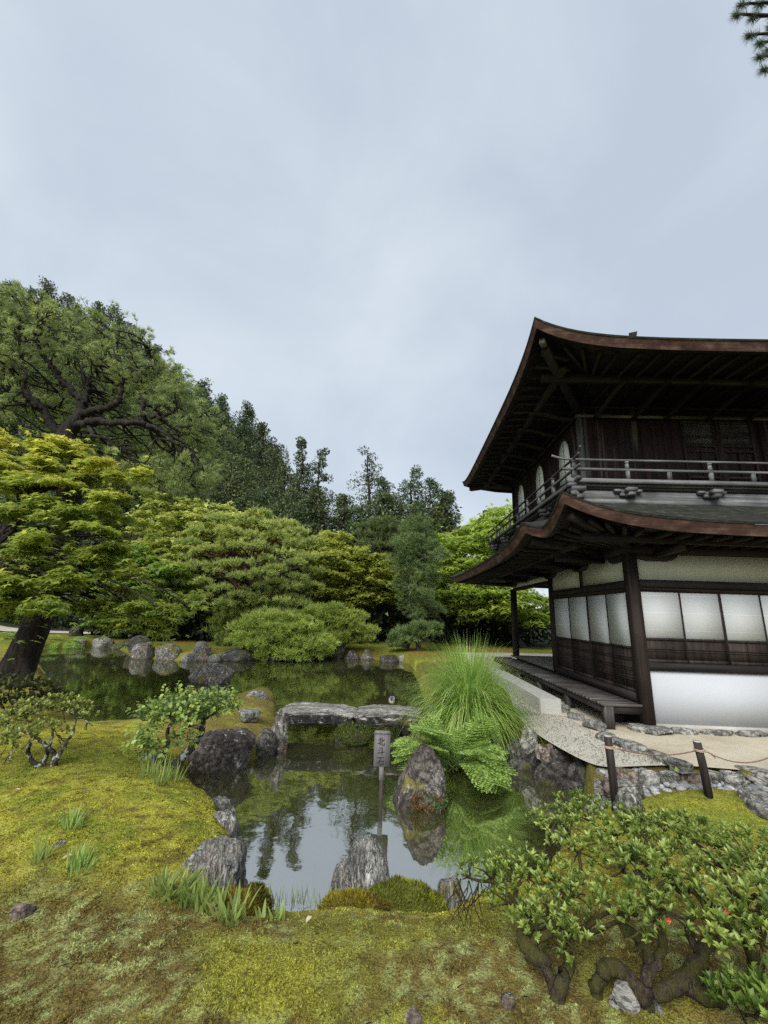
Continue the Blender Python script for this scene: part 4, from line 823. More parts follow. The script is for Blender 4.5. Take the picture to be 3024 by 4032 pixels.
# far side of the pond
rock('boulder', 'large rounded lichened boulder alone in the far pond', 406, 505, 1432, 1478, 'lichen', 80, cuts=7, lump=.08, dr=.75)
for k, (a, b, c, d, mk, lb) in enumerate(((283, 330, 1385, 1424, 'lichen', 'reddish brown rounded rock at the far waterline'), (276, 330, 1372, 1402, 'dark', 'grey rock just behind the reddish brown rock'), (334, 392, 1390, 1426, 'lichen', 'speckled grey rock right of the reddish brown rock'), (388, 424, 1411, 1430, 'grey', 'low pale rock between two taller far rocks'), (410, 452, 1384, 1428, 'lichen', 'tall black and white lichened rock on the far shore'), (424, 446, 1370, 1384, 'grey', 'small pale rock behind the tall lichened far rock'), (474, 552, 1398, 1429, 'dark', 'long low dark rock under the left end of the low pine'),
    (560, 640, 1405, 1428, 'dark', 'dark rock under the low pine at the water'), (711, 746, 1377, 1423, 'dark', 'tall dark grey upright rock right of the low pine'), (744, 778, 1404, 1425, 'dark', 'small dark rock right of the tall upright one'), (775, 810, 1401, 1425, 'lichen', 'grey rounded rock right of the small dark one'), (818, 862, 1413, 1431, 'dark', 'low wide dark rock on the far shore left of the silver grass'), (858, 902, 1411, 1431, 'white', 'pale low rock half hidden by the silver grass'),
    (200, 242, 1375, 1399, 'white', 'smooth whitish stone reflected in the far left water'), (158, 182, 1379, 1400, 'grey', 'grey stone left of the smooth whitish one'), (100, 125, 1383, 1399, 'brown', 'pinkish flat stone beside the leaning pine trunk'), (0, 28, 1395, 1410, 'dark', 'dark stone left of the leaning pine trunk'), (640, 712, 1408, 1425, 'dark', 'dark waterline rock just left of the tall upright one'), (448, 480, 1412, 1430, 'grey', 'little grey rock left of the long low dark rock'), (244, 280, 1384, 1402, 'dark', 'dark rock right of the smooth whitish stone'))):
    rock('rock', lb, a, b, c, d, mk, 90 + k, group=FR, z=WATER if k not in (1, 5) else -.25, dr=.8, cuts=8)
rock('rock', 'grey rock standing on the far left lawn by the gravel path', 150, 177, 1352, 1372, 'dark', 120, z=0.0, sub=.2)
# stones that carry and edge the pavilion's ground
for k, (a, b, c, d, lb) in enumerate(((1208, 1232, 1522, 1540, 'low rounded stone behind the granite step block'), (1288, 1330, 1582, 1600, 'foundation stone under the near veranda post'), (1362, 1450, 1566, 1587, 'wide flat foundation stone under the corner pillar'))):
    rock('foundation_stone', lb, a, b, c, d, 'flat', 130 + k, z=.0, flat=.5, dr=.7, sub=.05, hmin=.12, cat='stone', cuts=5)
EG = 'flat stones between white sand and earth court'
for k, (a, b, c, d, lb) in enumerate(((1226, 1262, 1540, 1556, 'flat edging stone nearest the granite step block'), (1256, 1312, 1555, 1578, 'flat edging stone halfway along the veranda'), (1300, 1350, 1590, 1608, 'flat edging stone in front of the veranda end'), (1330, 1400, 1601, 1622, 'long flat edging stone behind the first rope'), (1395, 1450, 1622, 1646, 'flat edging stone sloping toward the dry stream'), (1440, 1500, 1640, 1664, 'flat edging stone beside the dry stream pebbles'))):
    rock('court_edging', lb, a, b, c, d, 'flat', 140 + k, z=.0, flat=.8, dr=.5, sub=.03, hmin=.05, cat='stone', group=EG, cuts=5, rot=-.6)
fb = MB().box(4.25, 9.8, 7.09, 7.19, -.02, .05); kk = 0
for k, x in enumerate(np.arange(4.55, 6.7, .52)):
    r = RNG(150 + k); V, F = rock_shape(160 + k, .5 + r.uniform(-.08, .06), .16, .085, 4, cuts=6, flat=.4, sub=.04)
    fmesh('wall_foot_stone', V + np.array([x, 7.15, 0]), F, RK['flat'], PAV, True)

# ------------------------------------------------------------------ stone slab bridge with its tied marker stone
br = empty('stone_bridge', at(750, 1562, z=WATER), 'low bridge of two long weathered stone slabs across the pond', 'bridge')
def slab(xa, xb, ya, yb, z0, z1, seed, arch):
    nx, ny = 70, 26; u = np.linspace(-1, 1, nx); v = np.linspace(-1, 1, ny); r = RNG(seed)
    V, F = ICO[5]; V = V.copy(); q = np.sign(V) * np.abs(V) ** .32; q /= np.abs(q).max(0)
    P = q * np.array([(xb - xa) / 2, (yb - ya) / 2, (z1 - z0) / 2]); P[:, 2] += arch * (1 - q[:, 0] ** 2)
    n = .045 * fbm(q * np.array([3, 1.5, 1.5]) + seed, 4, seed); side = sstep(.9, .6, q[:, 2])
    P[:, 1] += np.sign(P[:, 1]) * n * 1.8 + .05 * vnoise(np.c_[q[:, 0] * 2.2, np.sign(q[:, 1]), np.zeros(len(q))] + seed, 3) * np.sign(P[:, 1])
    P[:, 2] += np.where(q[:, 2] > .5, n * .35, n * 1.4); P[:, 0] += .05 * vnoise(q * 2.5 + 9, seed)
    return P + np.array([(xa + xb) / 2, (ya + yb) / 2, (z0 + z1) / 2]), F
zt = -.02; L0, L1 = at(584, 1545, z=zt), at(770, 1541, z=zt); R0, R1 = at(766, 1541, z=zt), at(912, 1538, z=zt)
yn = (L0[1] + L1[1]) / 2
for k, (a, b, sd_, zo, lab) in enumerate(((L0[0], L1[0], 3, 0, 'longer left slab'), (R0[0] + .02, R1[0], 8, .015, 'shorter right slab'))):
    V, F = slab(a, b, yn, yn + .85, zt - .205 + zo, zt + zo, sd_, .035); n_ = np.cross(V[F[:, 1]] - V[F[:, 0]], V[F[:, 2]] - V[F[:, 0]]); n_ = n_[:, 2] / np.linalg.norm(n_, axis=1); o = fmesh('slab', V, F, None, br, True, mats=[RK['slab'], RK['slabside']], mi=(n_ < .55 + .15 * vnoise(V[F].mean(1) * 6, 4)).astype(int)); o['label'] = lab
ts = empty('tied_marker_stone', at(846, 1519, z=.035), 'small round stone tied with black rope sitting on the bridge', 'marker stone')
q = at(846, 1519, z=.035); V, F = rock_shape(5, .12, .11, .13, 4, cuts=3, lump=.03, sub=.01); o = fmesh('stone', V + q, F, RK['white'], ts, True); rp = MB()
for ax in (0, 1):
    p = [q + np.array([math.cos(a) * .064 if ax == 0 else 0, math.cos(a) * .06 if ax else 0, .078 + math.sin(a) * .064]) for a in np.linspace(-.4, math.pi + .4, 16)]
    rp.tube(p, .009, 6)
rp.tube([q + (0, 0, .13), q + (0, 0, .175)], [.024, .015], 7, rough=0); rp.tube(curve([q + (-.028, 0, .165), q + (0, 0, .21), q + (.028, 0, .165)], 5), .008, 6)
rp.build('rope', BLACKROPE, ts, True)
# ------------------------------------------------------------------ name board in the water
sp = at(822, 1728, z=WATER); sg = empty('name_board', sp, 'weathered wooden name board on a stake in the pond with three brushed black characters', 'sign')
x0, y0 = sp[0], sp[1]; bz0, bz1 = at(825, 1655, y=sp[1])[2], at(825, 1584, y=sp[1])[2]; bw = .096; ln = .018
MB().box(x0 - .024, x0 + .024, y0 - .018, y0 + .018, -1.0, -.24).build('stake_foot', POST, sg)
MB().hexa([(x0 - .026, y0 - .02, -.24), (x0 + .026, y0 - .02, -.24), (x0 + .026, y0 + .02, -.24), (x0 - .026, y0 + .02, -.24)], [(x0 - .026, y0 - .02, bz0), (x0 + .026, y0 - .02, bz0), (x0 + .026, y0 + .02, bz0), (x0 - .026, y0 + .02, bz0)]).build('stake', BOARD, sg)
MB().box(x0 - bw, x0 + bw, y0 - .022, y0 + .022, bz0, bz1).build('board', BOARD, sg)
MB().hexa([(x0 - bw - .008, y0 - .03, bz1), (x0 + bw + .008, y0 - .03, bz1), (x0 + bw + .008, y0 + .03, bz1), (x0 - bw - .008, y0 + .03, bz1)], [(x0 - bw + .01, y0 - .02, bz1 + .028), (x0 + bw - .01, y0 - .02, bz1 + .028), (x0 + bw - .01, y0 + .02, bz1 + .028), (x0 - bw + .01, y0 + .02, bz1 + .028)]).build('board_cap', BOARD, sg)
GL = [
 [[(.38, .95), (.38, .55), (.37, .05)], [(.08, .66), (.22, .66), (.37, .68)], [(.04, .22), (.2, .27), (.37, .38)], [(.60, .95), (.60, .5), (.61, .18), (.68, .08), (.86, .08), (.93, .14), (.94, .30)], [(.90, .74), (.76, .62), (.61, .54)]],
 [[(.30, .90), (.38, .83), (.43, .74)], [(.20, .66), (.29, .59), (.35, .50)], [(.04, .28), (.4, .33), (.97, .43)], [(.66, .98), (.66, .5), (.65, .0)]],
 [[(.08, .88), (.5, .90), (.93, .91)], [(.48, .88), (.38, .60), (.22, .38), (.04, .22)], [(.33, .50), (.33, .25), (.34, .02)], [(.34, .49), (.6, .51), (.84, .52), (.83, .28), (.81, .02)], [(.34, .09), (.6, .10), (.82, .11)]]]
for gi, (g, lb) in enumerate(zip(GL, ('character for north', 'character for dipper', 'character for stone'))):
    bh = bz1 - bz0; mm = MB(); sz = bh * .262; ox, oz = x0 - sz / 2 - .012, bz1 - bh * (.365 + gi * .30)
    for si, s_ in enumerate(g):
        P = curve([(a, b, 0) for a, b in s_], 5)[:, :2]; t = np.gradient(P, axis=0); t /= np.linalg.norm(t, axis=1)[:, None]; nn_ = np.c_[-t[:, 1], t[:, 0]]
        wd = np.interp(np.linspace(0, 1, len(P)), [0, .15, .6, 1], [.065, .052, .05, .042 if gi != 0 else .05])
        yy_ = y0 - .0238 - si * .0004
        A = [(ox + sz * (p[0] + n_[0] * w_), yy_, oz + sz * (p[1] + n_[1] * w_)) for p, n_, w_ in zip(P, nn_, wd)]; B_ = [(ox + sz * (p[0] - n_[0] * w_), yy_, oz + sz * (p[1] - n_[1] * w_)) for p, n_, w_ in zip(P, nn_, wd)]
        mm.strip(A, B_)
    o = mm.build('character', INK, sg); o['label'] = lb
# ------------------------------------------------------------------ rope fence
fp1, fp2 = at(1328, 1712, z=-.05), at(1530, 1700, z=-.05); fp3 = fp2 + np.array([1.05, .12, 0])
tops = []
for k, (p, ht, lx, lb) in enumerate(((fp1, at(1321, 1590, y=fp1[1])[2] - fp1[2], -.02, 'dark round fence post nearest the pond'), (fp2, at(1521, 1602, y=fp2[1])[2] - fp2[2], -.055, 'dark leaning fence post on the moss mound right of the first'), (fp3, .52, 0, 'dark fence post beyond the right edge'))):
    e = empty('fence_post', p, lb, 'fence post', 'rope fence posts'); t = p + np.array([lx, .0, ht]); rr = .040
    MB().tube([p - (0, 0, .2), p + (t - p) * .5, t - (0, 0, .006)], [rr * 1.02, rr, rr * .97], 14, rough=.03).build('shaft', POST, e, True)
    MB().tube([t - (0, 0, .005), t + (0, 0, .004)], [rr * .96, rr * .93], 14, rough=0).build('cut_top', POSTTOP, e)
    a = p + (t - p) * .80; rg = MB()
    for q in range(2):
        rg.tube([a + np.array([math.cos(g) * (rr + .006), math.sin(g) * (rr + .006), .012 * q + .006 * math.sin(g + q)]) for g in np.linspace(0, 2 * math.pi, 20)], .0065, 6)
    rg.tube([a + (rr + .004, -.03, -.004), a + (rr + .026, -.034, .002), a + (rr + .03, -.02, .016)], [.011, .013, .008], 7)
    rg.build('rope_loop', ROPEP, e, True); tops.append(a)
for k, (a, b, sagv, lb) in enumerate(((tops[0], tops[1], .055, 'thin brown rope strung between the two fence posts'), (tops[1], tops[2], .14, 'thin brown rope sagging from the leaning post out of frame'))):
    A = a + np.array([.055, -.03, 0]); B_ = b + np.array([-.05, -.02, 0])
    pts = [A * (1 - t) + B_ * t - np.array([0, 0, sagv * 4 * t * (1 - t)]) for t in np.linspace(0, 1, 24)]
    m_ = MB(); m_.tube(pts, .0062, 6); m_.tube([pts[1], pts[2] + (0, -.004, -.012), pts[2] + (.01, 0, -.03)], [.008, .007, .003], 6)
    tag(m_.build('rope', ROPE, None, True), lb, 'rope', 'fence ropes')
# ------------------------------------------------------------------ granite step block
sb0 = at(1168, 1541, z=0.0); mm = MB(); bw_ = .37
bmx = bmesh.new(); bmesh.ops.create_cube(bmx, size=1.0); bmesh.ops.bevel(bmx, geom=bmx.edges[:], offset=.012, segments=2, affect='EDGES')
me = bpy.data.meshes.new('step_block'); 
for v in bmx.verts: v.co = Vector((v.co.x * (1 if abs(v.co.x) < .6 else 1), v.co.y, v.co.z))
bmesh.ops.scale(bmx, vec=(.385, 4.0, .26), verts=bmx.verts[:]); bmx.to_mesh(me); bmx.free(); me.materials.append(GRANITE)
o = bpy.data.objects.new('step_block', me); COL.objects.link(o); o.location = (sb0[0] + .19, sb0[1] + 2.0, .12); tag(o, 'long rectangular granite step block lying along the veranda', 'step block')
# ------------------------------------------------------------------ pebbles in the dry stream
r = RNG(8); N = 900; X = r.uniform(2.0, 6.0, N * 3); Y = r.uniform(3.7, 5.9, N * 3); k = (poly_sd(X, Y, STREAM_XY) < -.08); X, Y = X[k], Y[k]; Z = height(X, Y)
V0, F0 = _ico(2); VV, FF = [], []
for i in range(len(X)):
    s = r.uniform(.018, .05); v = V0 + .35 * r.normal(0, .3, 3) ; v = V0 * (s * np.array([r.uniform(.8, 1.4), r.uniform(.8, 1.3), r.uniform(.5, .8)])); a = r.uniform(0, 6.28)
    v = v + s * .18 * fbm(V0 * 1.5 + i, 2, i)[:, None] * V0
    v[:, :2] = v[:, :2] @ np.array([[math.cos(a), -math.sin(a)], [math.sin(a), math.cos(a)]]); FF.append(F0 + len(V0) * i); VV.append(v + np.array([X[i], Y[i], Z[i] + s * .35]))
def m_pebble():
    t = NT('pebbles'); g = t.n('NewGeometry').outputs['Random Per Island']; f = t.noise(t.coords(), 60, 3)
    c = t.ramp(g, [(0, (0.12, 0.125, 0.13)), (.4, (0.22, 0.225, 0.23)), (.8, (0.33, 0.33, 0.33)), (1, (0.40, 0.36, 0.30))]); c = t.mix(t.ramp(f, [(.4, .5), (.6, 0)]), c, (.08, .08, .08))
    return t.end(t.pbr(c, .8, .3))
tag(fmesh('pebbles', np.concatenate(VV), np.concatenate(FF), m_pebble(), None, True), kind='stuff')
# ------------------------------------------------------------------ trees
def inpoly(x, y, P):
    ins = np.zeros(np.shape(x), bool); P = np.asarray(P, float)
    for a, b in zip(P, np.roll(P, -1, 0)): ins ^= ((a[1] <= y) != (b[1] <= y)) & (x < a[0] + (y - a[1]) / (b[1] - a[1] + 1e-12) * (b[0] - a[0]))
    return ins
def spots(P, sp, seed, asp=1.0):
    """evenly strewn points inside an outline"""
    P = np.asarray(P, float); r = RNG(seed); out = []
    for _ in range(6000):
        q = r.uniform(P.min(0), P.max(0))
        if not inpoly(q[0], q[1], P): continue
        if all(((q[0] - o[0]) / asp) ** 2 + (q[1] - o[1]) ** 2 > sp * sp for o in out): out.append(q)
    return np.array(out)
def clump(c, R, n, r, kind):
    """leaf places and directions in one pad of foliage; R = (rx, ry, rz)"""
    u = usphere(r, n); R = np.array(R)
    if kind == 'pine':      # needle brushes standing up from a flat-bottomed cushion
        u[:, 2] = np.abs(u[:, 2]) * 1.0 - .18 * (r.uniform(0, 1, n) < .4); p = u * (r.uniform(.55, 1.05, n) ** .7)[:, None] * R
        d = nrm(u * [.8, .8, .5] + [0, 0, .75] + r.normal(0, .35, (n, 3)))
        up = nrm(r.normal(0, 1, (n, 3)))
    elif kind == 'loose':   # open brushes all through the pad
        p = u * (r.uniform(.1, 1.1, n) ** .6)[:, None] * R; d = nrm(u * .9 + [0, 0, .35] + r.normal(0, .5, (n, 3))); up = nrm(r.normal(0, 1, (n, 3)))
    elif kind == 'maple':   # flat sprays, leaves hanging outward
        u[:, 2] *= .75; tx = r.normal(0, .2, 2); p = u * (r.uniform(0, 1, n) ** .5)[:, None] * R; p[:, 2] += p[:, 0] * tx[0] + p[:, 1] * tx[1]; p += (r.uniform(0, 1, n) < .07)[:, None] * r.normal(0, 1, (n, 3)) * R * [.8, .8, 1.3]; p[:, 2] -= .35 * R[2] * ((p[:, 0] / R[0]) ** 2 + (p[:, 1] / R[1]) ** 2)
        d = nrm(np.c_[u[:, 0] + r.normal(0, .7, n), u[:, 1] + r.normal(0, .7, n), -.35 + r.normal(0, .22, n)]); up = nrm(np.c_[r.normal(0, .3, (n, 2)), np.ones(n)])
    else:                   # round bushy
        p = u * (r.uniform(.5, 1.05, n))[:, None] * R; d = nrm(u + [0, 0, .2] + r.normal(0, .5, (n, 3))); up = nrm(u + [0, 0, .6] + r.normal(0, .4, (n, 3)))
    return p + np.asarray(c), d, up
def brush(pos, d, r, k, cone):
    """k needles fanned round each direction"""
    P = np.repeat(pos, k, 0); D = np.repeat(d, k, 0) + r.normal(0, cone, (len(pos) * k, 3)); return P, nrm(D), nrm(r.normal(0, 1, (len(P), 3)))
def limb(a, b, r, w=.12, up=.15, n=6):
    a, b = np.asarray(a, float), np.asarray(b, float); L = np.linalg.norm(b - a); t = np.linspace(0, 1, 4)[:, None]
    P = a * (1 - t) + b * t; P[1:-1] += r.normal(0, w * L * .5, (2, 3)); P[1:-1, 2] += up * L * .5; return curve(P, n)
def tree(name, label, base, pads, seed, leafmat, bark, kind, n, size, tmpl, tr, cat='tree', group=None, needles=0, cone=.45, wid=1.0, tops=None, path=None, limbs=14, fork=.5, tint=(.15, .85), lr=.45, young=None):
    """base (3,), pads [(centre, (rx, ry, rz))]; builds thing > trunk, crown"""
    r = RNG(seed); base = np.asarray(base, float); e = empty(name, base, label, cat, group)
    C = np.array([p[0] for p in pads]); top = C.mean(0) if tops is None else np.asarray(tops, float)
    if path is None:
        t = np.linspace(0, 1, 5)[:, None]; P = base * (1 - t) + (top - [0, 0, .1]) * t; P[1:-1] += r.normal(0, .05 * np.linalg.norm(top - base), (3, 3)) * [1, 1, .2]
    else: P = np.asarray(path, float)
    tc_ = curve(P, 8); m = MB(); m.tube(np.vstack([tc_[0] - [0, 0, .3], tc_]), np.r_[tr * 1.25, np.linspace(tr * 1.1, tr * .35, len(tc_))], 10)
    order = r.permutation(len(pads))[:limbs] if limbs < len(pads) else np.arange(len(pads))
    for i in order:
        cz = C[i]; k = int(np.clip(np.argmin(np.linalg.norm(tc_ - (cz - [0, 0, .35 * np.linalg.norm(cz[:2] - base[:2])]), axis=1)), len(tc_) * fork * .5, len(tc_) - 1)); s = tc_[k]
        rr = min(tr * lr, tr * (1.1 - .75 * k / len(tc_)) * .8); L = limb(s, cz - [0, 0, pads[i][1][2] * .3], r); m.tube(L, np.linspace(rr, max(rr * .22, .008), len(L)), 6)
        for _ in range(2):
            q = L[r.integers(len(L) // 3, len(L) - 2)]; g = cz + r.uniform(-.8, .8, 3) * np.array(pads[i][1]) ; l2 = limb(q, g, r, n=4); m.tube(l2, np.linspace(rr * .4, max(rr * .12, .005), len(l2)), 4)
    m.build('trunk', bark, e, True)
    PS, DS, US, TS = [], [], [], []
    vol = np.array([p[1][0] * p[1][1] for p in pads]); nn = np.maximum((n * vol / vol.sum()).astype(int), 12)
    for (c, R), k in zip(pads, nn):
        p, d, u = clump(c, R, k, r, kind)
        if needles and k > 24: ix = r.integers(0, k // 5, k); p = p[ix] + r.normal(0, size * .28, (k, 3)); d = nrm(d[ix] + r.normal(0, .3, (k, 3)))
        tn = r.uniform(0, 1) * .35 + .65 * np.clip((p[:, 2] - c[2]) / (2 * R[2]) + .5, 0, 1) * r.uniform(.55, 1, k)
        PS.append(p); DS.append(d); US.append(u); TS.append(tn)
    P, D, U, T = np.concatenate(PS), np.concatenate(DS), np.concatenate(US), np.concatenate(TS)
    if needles: T = np.repeat(T, needles); P, D, U = brush(P, D, r, needles, cone)
    T = tint[0] + (tint[1] - tint[0]) * T
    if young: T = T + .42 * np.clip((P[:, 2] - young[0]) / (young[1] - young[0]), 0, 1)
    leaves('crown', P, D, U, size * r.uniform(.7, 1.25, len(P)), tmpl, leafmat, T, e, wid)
    return e
def pads_px(P, sp, Y, seed, rpx, flat=.45, bulge=1.0, jit=.6, asp=1.3, deep=.9):
    """foliage pads spread through a real volume whose outline, seen from the camera, is P"""
    S = spots(P, sp, seed, asp); P = np.asarray(P, float); c = P.mean(0); r = RNG(seed + 1); out = []
    half = max(np.ptp(P[:, 0]), np.ptp(P[:, 1])) / 2
    for q in S:
        k = min(np.linalg.norm((q - c) / half), 1.0); y = Y - bulge * math.sqrt(1 - k * k) + r.normal(0, jit); w = at(q[0], q[1], y=y); s = mpp(w); R = rpx * s * r.uniform(.75, 1.3)
        out.append((w, (R * asp, R * asp * deep, R * flat)))
    for q in S[::2]:    # the far side of the crown
        y = Y + bulge * r.uniform(.2, 1.0); w = at(q[0], q[1], y=y); w = c_shift(w, at(c[0], c[1], y=Y), .85); s = mpp(w); R = rpx * s * r.uniform(.8, 1.4); out.append((w, (R * asp, R * asp * deep, R * flat)))
    return out
def c_shift(w, c, k): return c + (w - c) * k
def gz_at(x, y): return float(height(np.array([x]), np.array([y]))[0])
def ground_at(px, Y):
    p = at(px, 1332 + (px - 830) * .033, y=Y); return np.array([p[0], Y, gz_at(p[0], Y)])
PT = 'pines and maples round the pond'

# the great pine on the left bank, limbs traced
Yp = 9.8
def bp(x, y, dy=0.0): return at(x / 1.659 * 1659 / 3024, (1100 + y / 1.659) * 1659 / 3024, y=Yp + dy)
pb = at(34, 1466, z=0.0); pe = empty('leaning_pine', pb, 'huge old pine with a thick dark leaning trunk and open crown at the left edge', 'tree')
m_ = MB(); tr = curve([pb + (-.15, 0, -.35), pb + (-.05, 0, .1), at(58, 1400, y=pb[1]), at(90, 1325, y=pb[1]), at(122, 1210, y=pb[1]), at(142, 1120, y=pb[1]), at(152, 1010, y=pb[1]), bp(430, 1030), bp(500, 925), bp(540, 850)], 8)
m_.tube(tr, np.interp(np.linspace(0, 1, len(tr)), [0, .1, .25, .7, .85, 1], [.54, .37, .29, .24, .20, .12]), 14)
m_.tube(curve([pb + (.15, -.1, .5), pb + (.32, -.2, .12), pb + (.42, -.3, -.25)], 5), np.linspace(.15, .17, 11), 8)
LM = [([(520, 890, 0), (530, 800, .1), (470, 720, .2), (400, 660, .2), (350, 580, .1), (290, 510, 0), (240, 460, -.1), (262, 380, -.3), (270, 300, -.4)], .15), ([(530, 875, 0), (620, 855, -.4), (700, 835, -.6), (760, 810, -.7), (790, 750, -.8), (795, 690, -.7), (750, 680, -.6)], .14),
 ([(500, 950, 0), (560, 935, -.2), (650, 930, -.5), (760, 930, -.6), (870, 930, -.7), (945, 900, -.7), (920, 850, -.7), (938, 790, -.6), (900, 690, -.5), (905, 620, -.4)], .14), ([(930, 885, -.7), (1060, 905, -1.0), (1130, 945, -1.2), (1150, 990, -1.2)], .07), ([(880, 930, -.7), (985, 950, -.9), (1080, 1000, -1.1), (1200, 1090, -1.2), (1260, 1110, -1.2)], .085),
 ([(415, 1020, .1), (370, 980, .3), (310, 920, .4), (290, 850, .5), (230, 790, .5), (160, 730, .6), (165, 650, .6), (160, 580, .7), (60, 580, .8), (-80, 585, .9)], .16), ([(290, 860, .5), (200, 830, .2), (130, 810, .1), (70, 775, 0)], .08), ([(590, 960, -.2), (610, 1015, -.6), (700, 1035, -.8), (725, 1085, -.9), (660, 1110, -1)], .08),
 ([(540, 800, 0), (565, 720, .4), (570, 680, .6), (640, 560, .8), (700, 420, .9), (740, 330, .9)], .08), ([(560, 690, .6), (520, 560, .8), (430, 420, .9), (330, 260, .9)], .07), ([(905, 650, -.4), (960, 560, -.2), (1000, 470, 0)], .05), ([(790, 700, -.7), (860, 600, -.8), (900, 520, -.8)], .05), ([(270, 480, 0), (120, 400, .2), (20, 330, .3), (-120, 300, .4)], .09), ([(240, 460, -.1), (100, 510, -.2), (0, 540, -.3), (-100, 520, -.3)], .07),
 ([(320, 840, .5), (390, 820, .2), (410, 780, .1), (380, 740, 0)], .05), ([(1140, 945, -1.2), (1230, 960, -1.4), (1300, 900, -1.4)], .04), ([(1080, 1000, -1.1), (1180, 1010, -1.2), (1290, 1020, -1.3)], .04)]
tips = []
for P_, rr in LM:
    rr *= .72; c_ = curve([bp(*q) for q in P_], 6, .03, RNG(len(P_))); m_.tube(c_, np.linspace(rr, rr * .28, len(c_)), 8); tips.append(c_)
tips = np.concatenate(tips)
PG = [(-60, 625), (30, 630), (95, 655), (142, 688), (185, 682), (250, 680), (300, 705), (330, 745), (352, 765), (400, 830), (440, 880), (465, 925), (480, 985), (455, 1010), (430, 1050), (380, 1075), (330, 1050), (290, 1010), (240, 985), (110, 930), (60, 900), (-60, 900)]
r = RNG(404); PP, PD, PTn = [], [], []
S = spots(PG, 17, 404, 1.2)
for q in S:
    lz = inpoly(q[0], q[1], [(20, 790), (150, 770), (290, 850), (350, 900), (380, 985), (250, 985), (90, 960), (20, 900)])
    w = at(q[0], q[1], y=Yp + (r.uniform(.9, 2.4) if lz else r.uniform(-1.5, 1.6))); R = r.uniform(.36, .62) * (1.0 if q[0] < 330 else .95)
    j = np.argmin(np.linalg.norm(tips - w, axis=1)); L = limb(tips[j], w, r, .2, .0, 4); m_.tube(L, np.linspace(.03, .008, len(L)), 5)
    open_ = (185 < q[0] < 320 and q[1] < 790)
    nb = int(r.integers(40, 74) * (.5 if open_ else 1)); p, d, u = clump(w, (R, R, R * .5), nb, r, 'loose'); ix = r.integers(0, max(nb // 6, 3), nb); p = p[ix] + r.normal(0, .045, (nb, 3)); d = nrm(d[ix] + r.normal(0, .3, (nb, 3)))
    for i in range(0, nb, 8): l2 = limb(L[-3], p[i], r, .1, .0, 3); m_.tube(l2, np.linspace(.010, .004, len(l2)), 3)
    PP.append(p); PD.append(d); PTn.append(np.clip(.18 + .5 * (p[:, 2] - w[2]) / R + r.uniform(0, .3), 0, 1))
m_.build('trunk', BK['pine'], pe, True)
PP, PD, PTn = np.concatenate(PP), np.concatenate(PD), np.concatenate(PTn); a, b, c = brush(PP, PD, r, 11, .42)
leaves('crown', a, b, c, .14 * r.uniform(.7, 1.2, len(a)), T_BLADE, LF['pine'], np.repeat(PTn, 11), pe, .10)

# near maple on the left
r = RNG(51); ml = [(60, 985, 70, 8.4), (150, 975, 75, 8.8), (245, 1008, 68, 8.6), (300, 1030, 42, 8.3), (30, 1040, 80, 8.0), (150, 1052, 90, 8.2), (265, 1088, 75, 8.0), (60, 1110, 80, 7.7), (180, 1128, 80, 7.8), (60, 1180, 90, 7.5), (205, 1190, 78, 7.9), (310, 1150, 36, 8.2), (50, 1250, 90, 7.4), (170, 1258, 80, 7.7), (255, 1236, 55, 8.1), (60, 1298, 85, 7.3), (195, 1310, 80, 7.6), (290, 1298, 60, 8.2), (360, 1306, 48, 8.4), (412, 1300, 30, 8.5), (330, 1340, 55, 8.3), (378, 1352, 38, 8.6), (-60, 1000, 90, 8.5), (-80, 1120, 90, 8.3), (-70, 1240, 90, 8.0), (110, 1010, 80, 9.2), (-20, 960, 60, 9.0), (230, 1140, 60, 8.9), (110, 1215, 70, 8.6), (120, 1150, 70, 8.9), (-20, 1310, 70, 7.6), (330, 1070, 26, 8.1), (250, 1330, 50, 8.2), (440, 1312, 18, 8.6)]
pads = []
for x, y, w_, Y in ml:
    for k in range(4 if w_ > 45 else 2):
        p = at(x + r.uniform(-.6, .6) * w_, y + r.uniform(-26, 22) * min(1, w_ / 60), y=Y + r.uniform(-.55, .55)); s = mpp(p); q = r.uniform(.28, .6); pads.append((p, (w_ * s * q, w_ * s * q, r.uniform(.08, .26))))
mb_ = np.array([-9.6, 8.6, gz_at(-9.6, 8.6)])
tree('maple', 'yellow green maple with flat layered sprays in front of the leaning pine trunk', mb_, pads, 52, LF['maple'], BK['dark'], 'maple', 24000, .115, T_STAR5, .20, limbs=60, path=[mb_, mb_ + (.3, -.2, 1.2), at(-60, 1240, y=8.0), at(20, 1130, y=8.2), at(90, 1040, y=8.4)], fork=.1, tint=(.2, .75), lr=.2, young=(at(100, 1130, y=8.2)[2], at(100, 960, y=8.2)[2]))

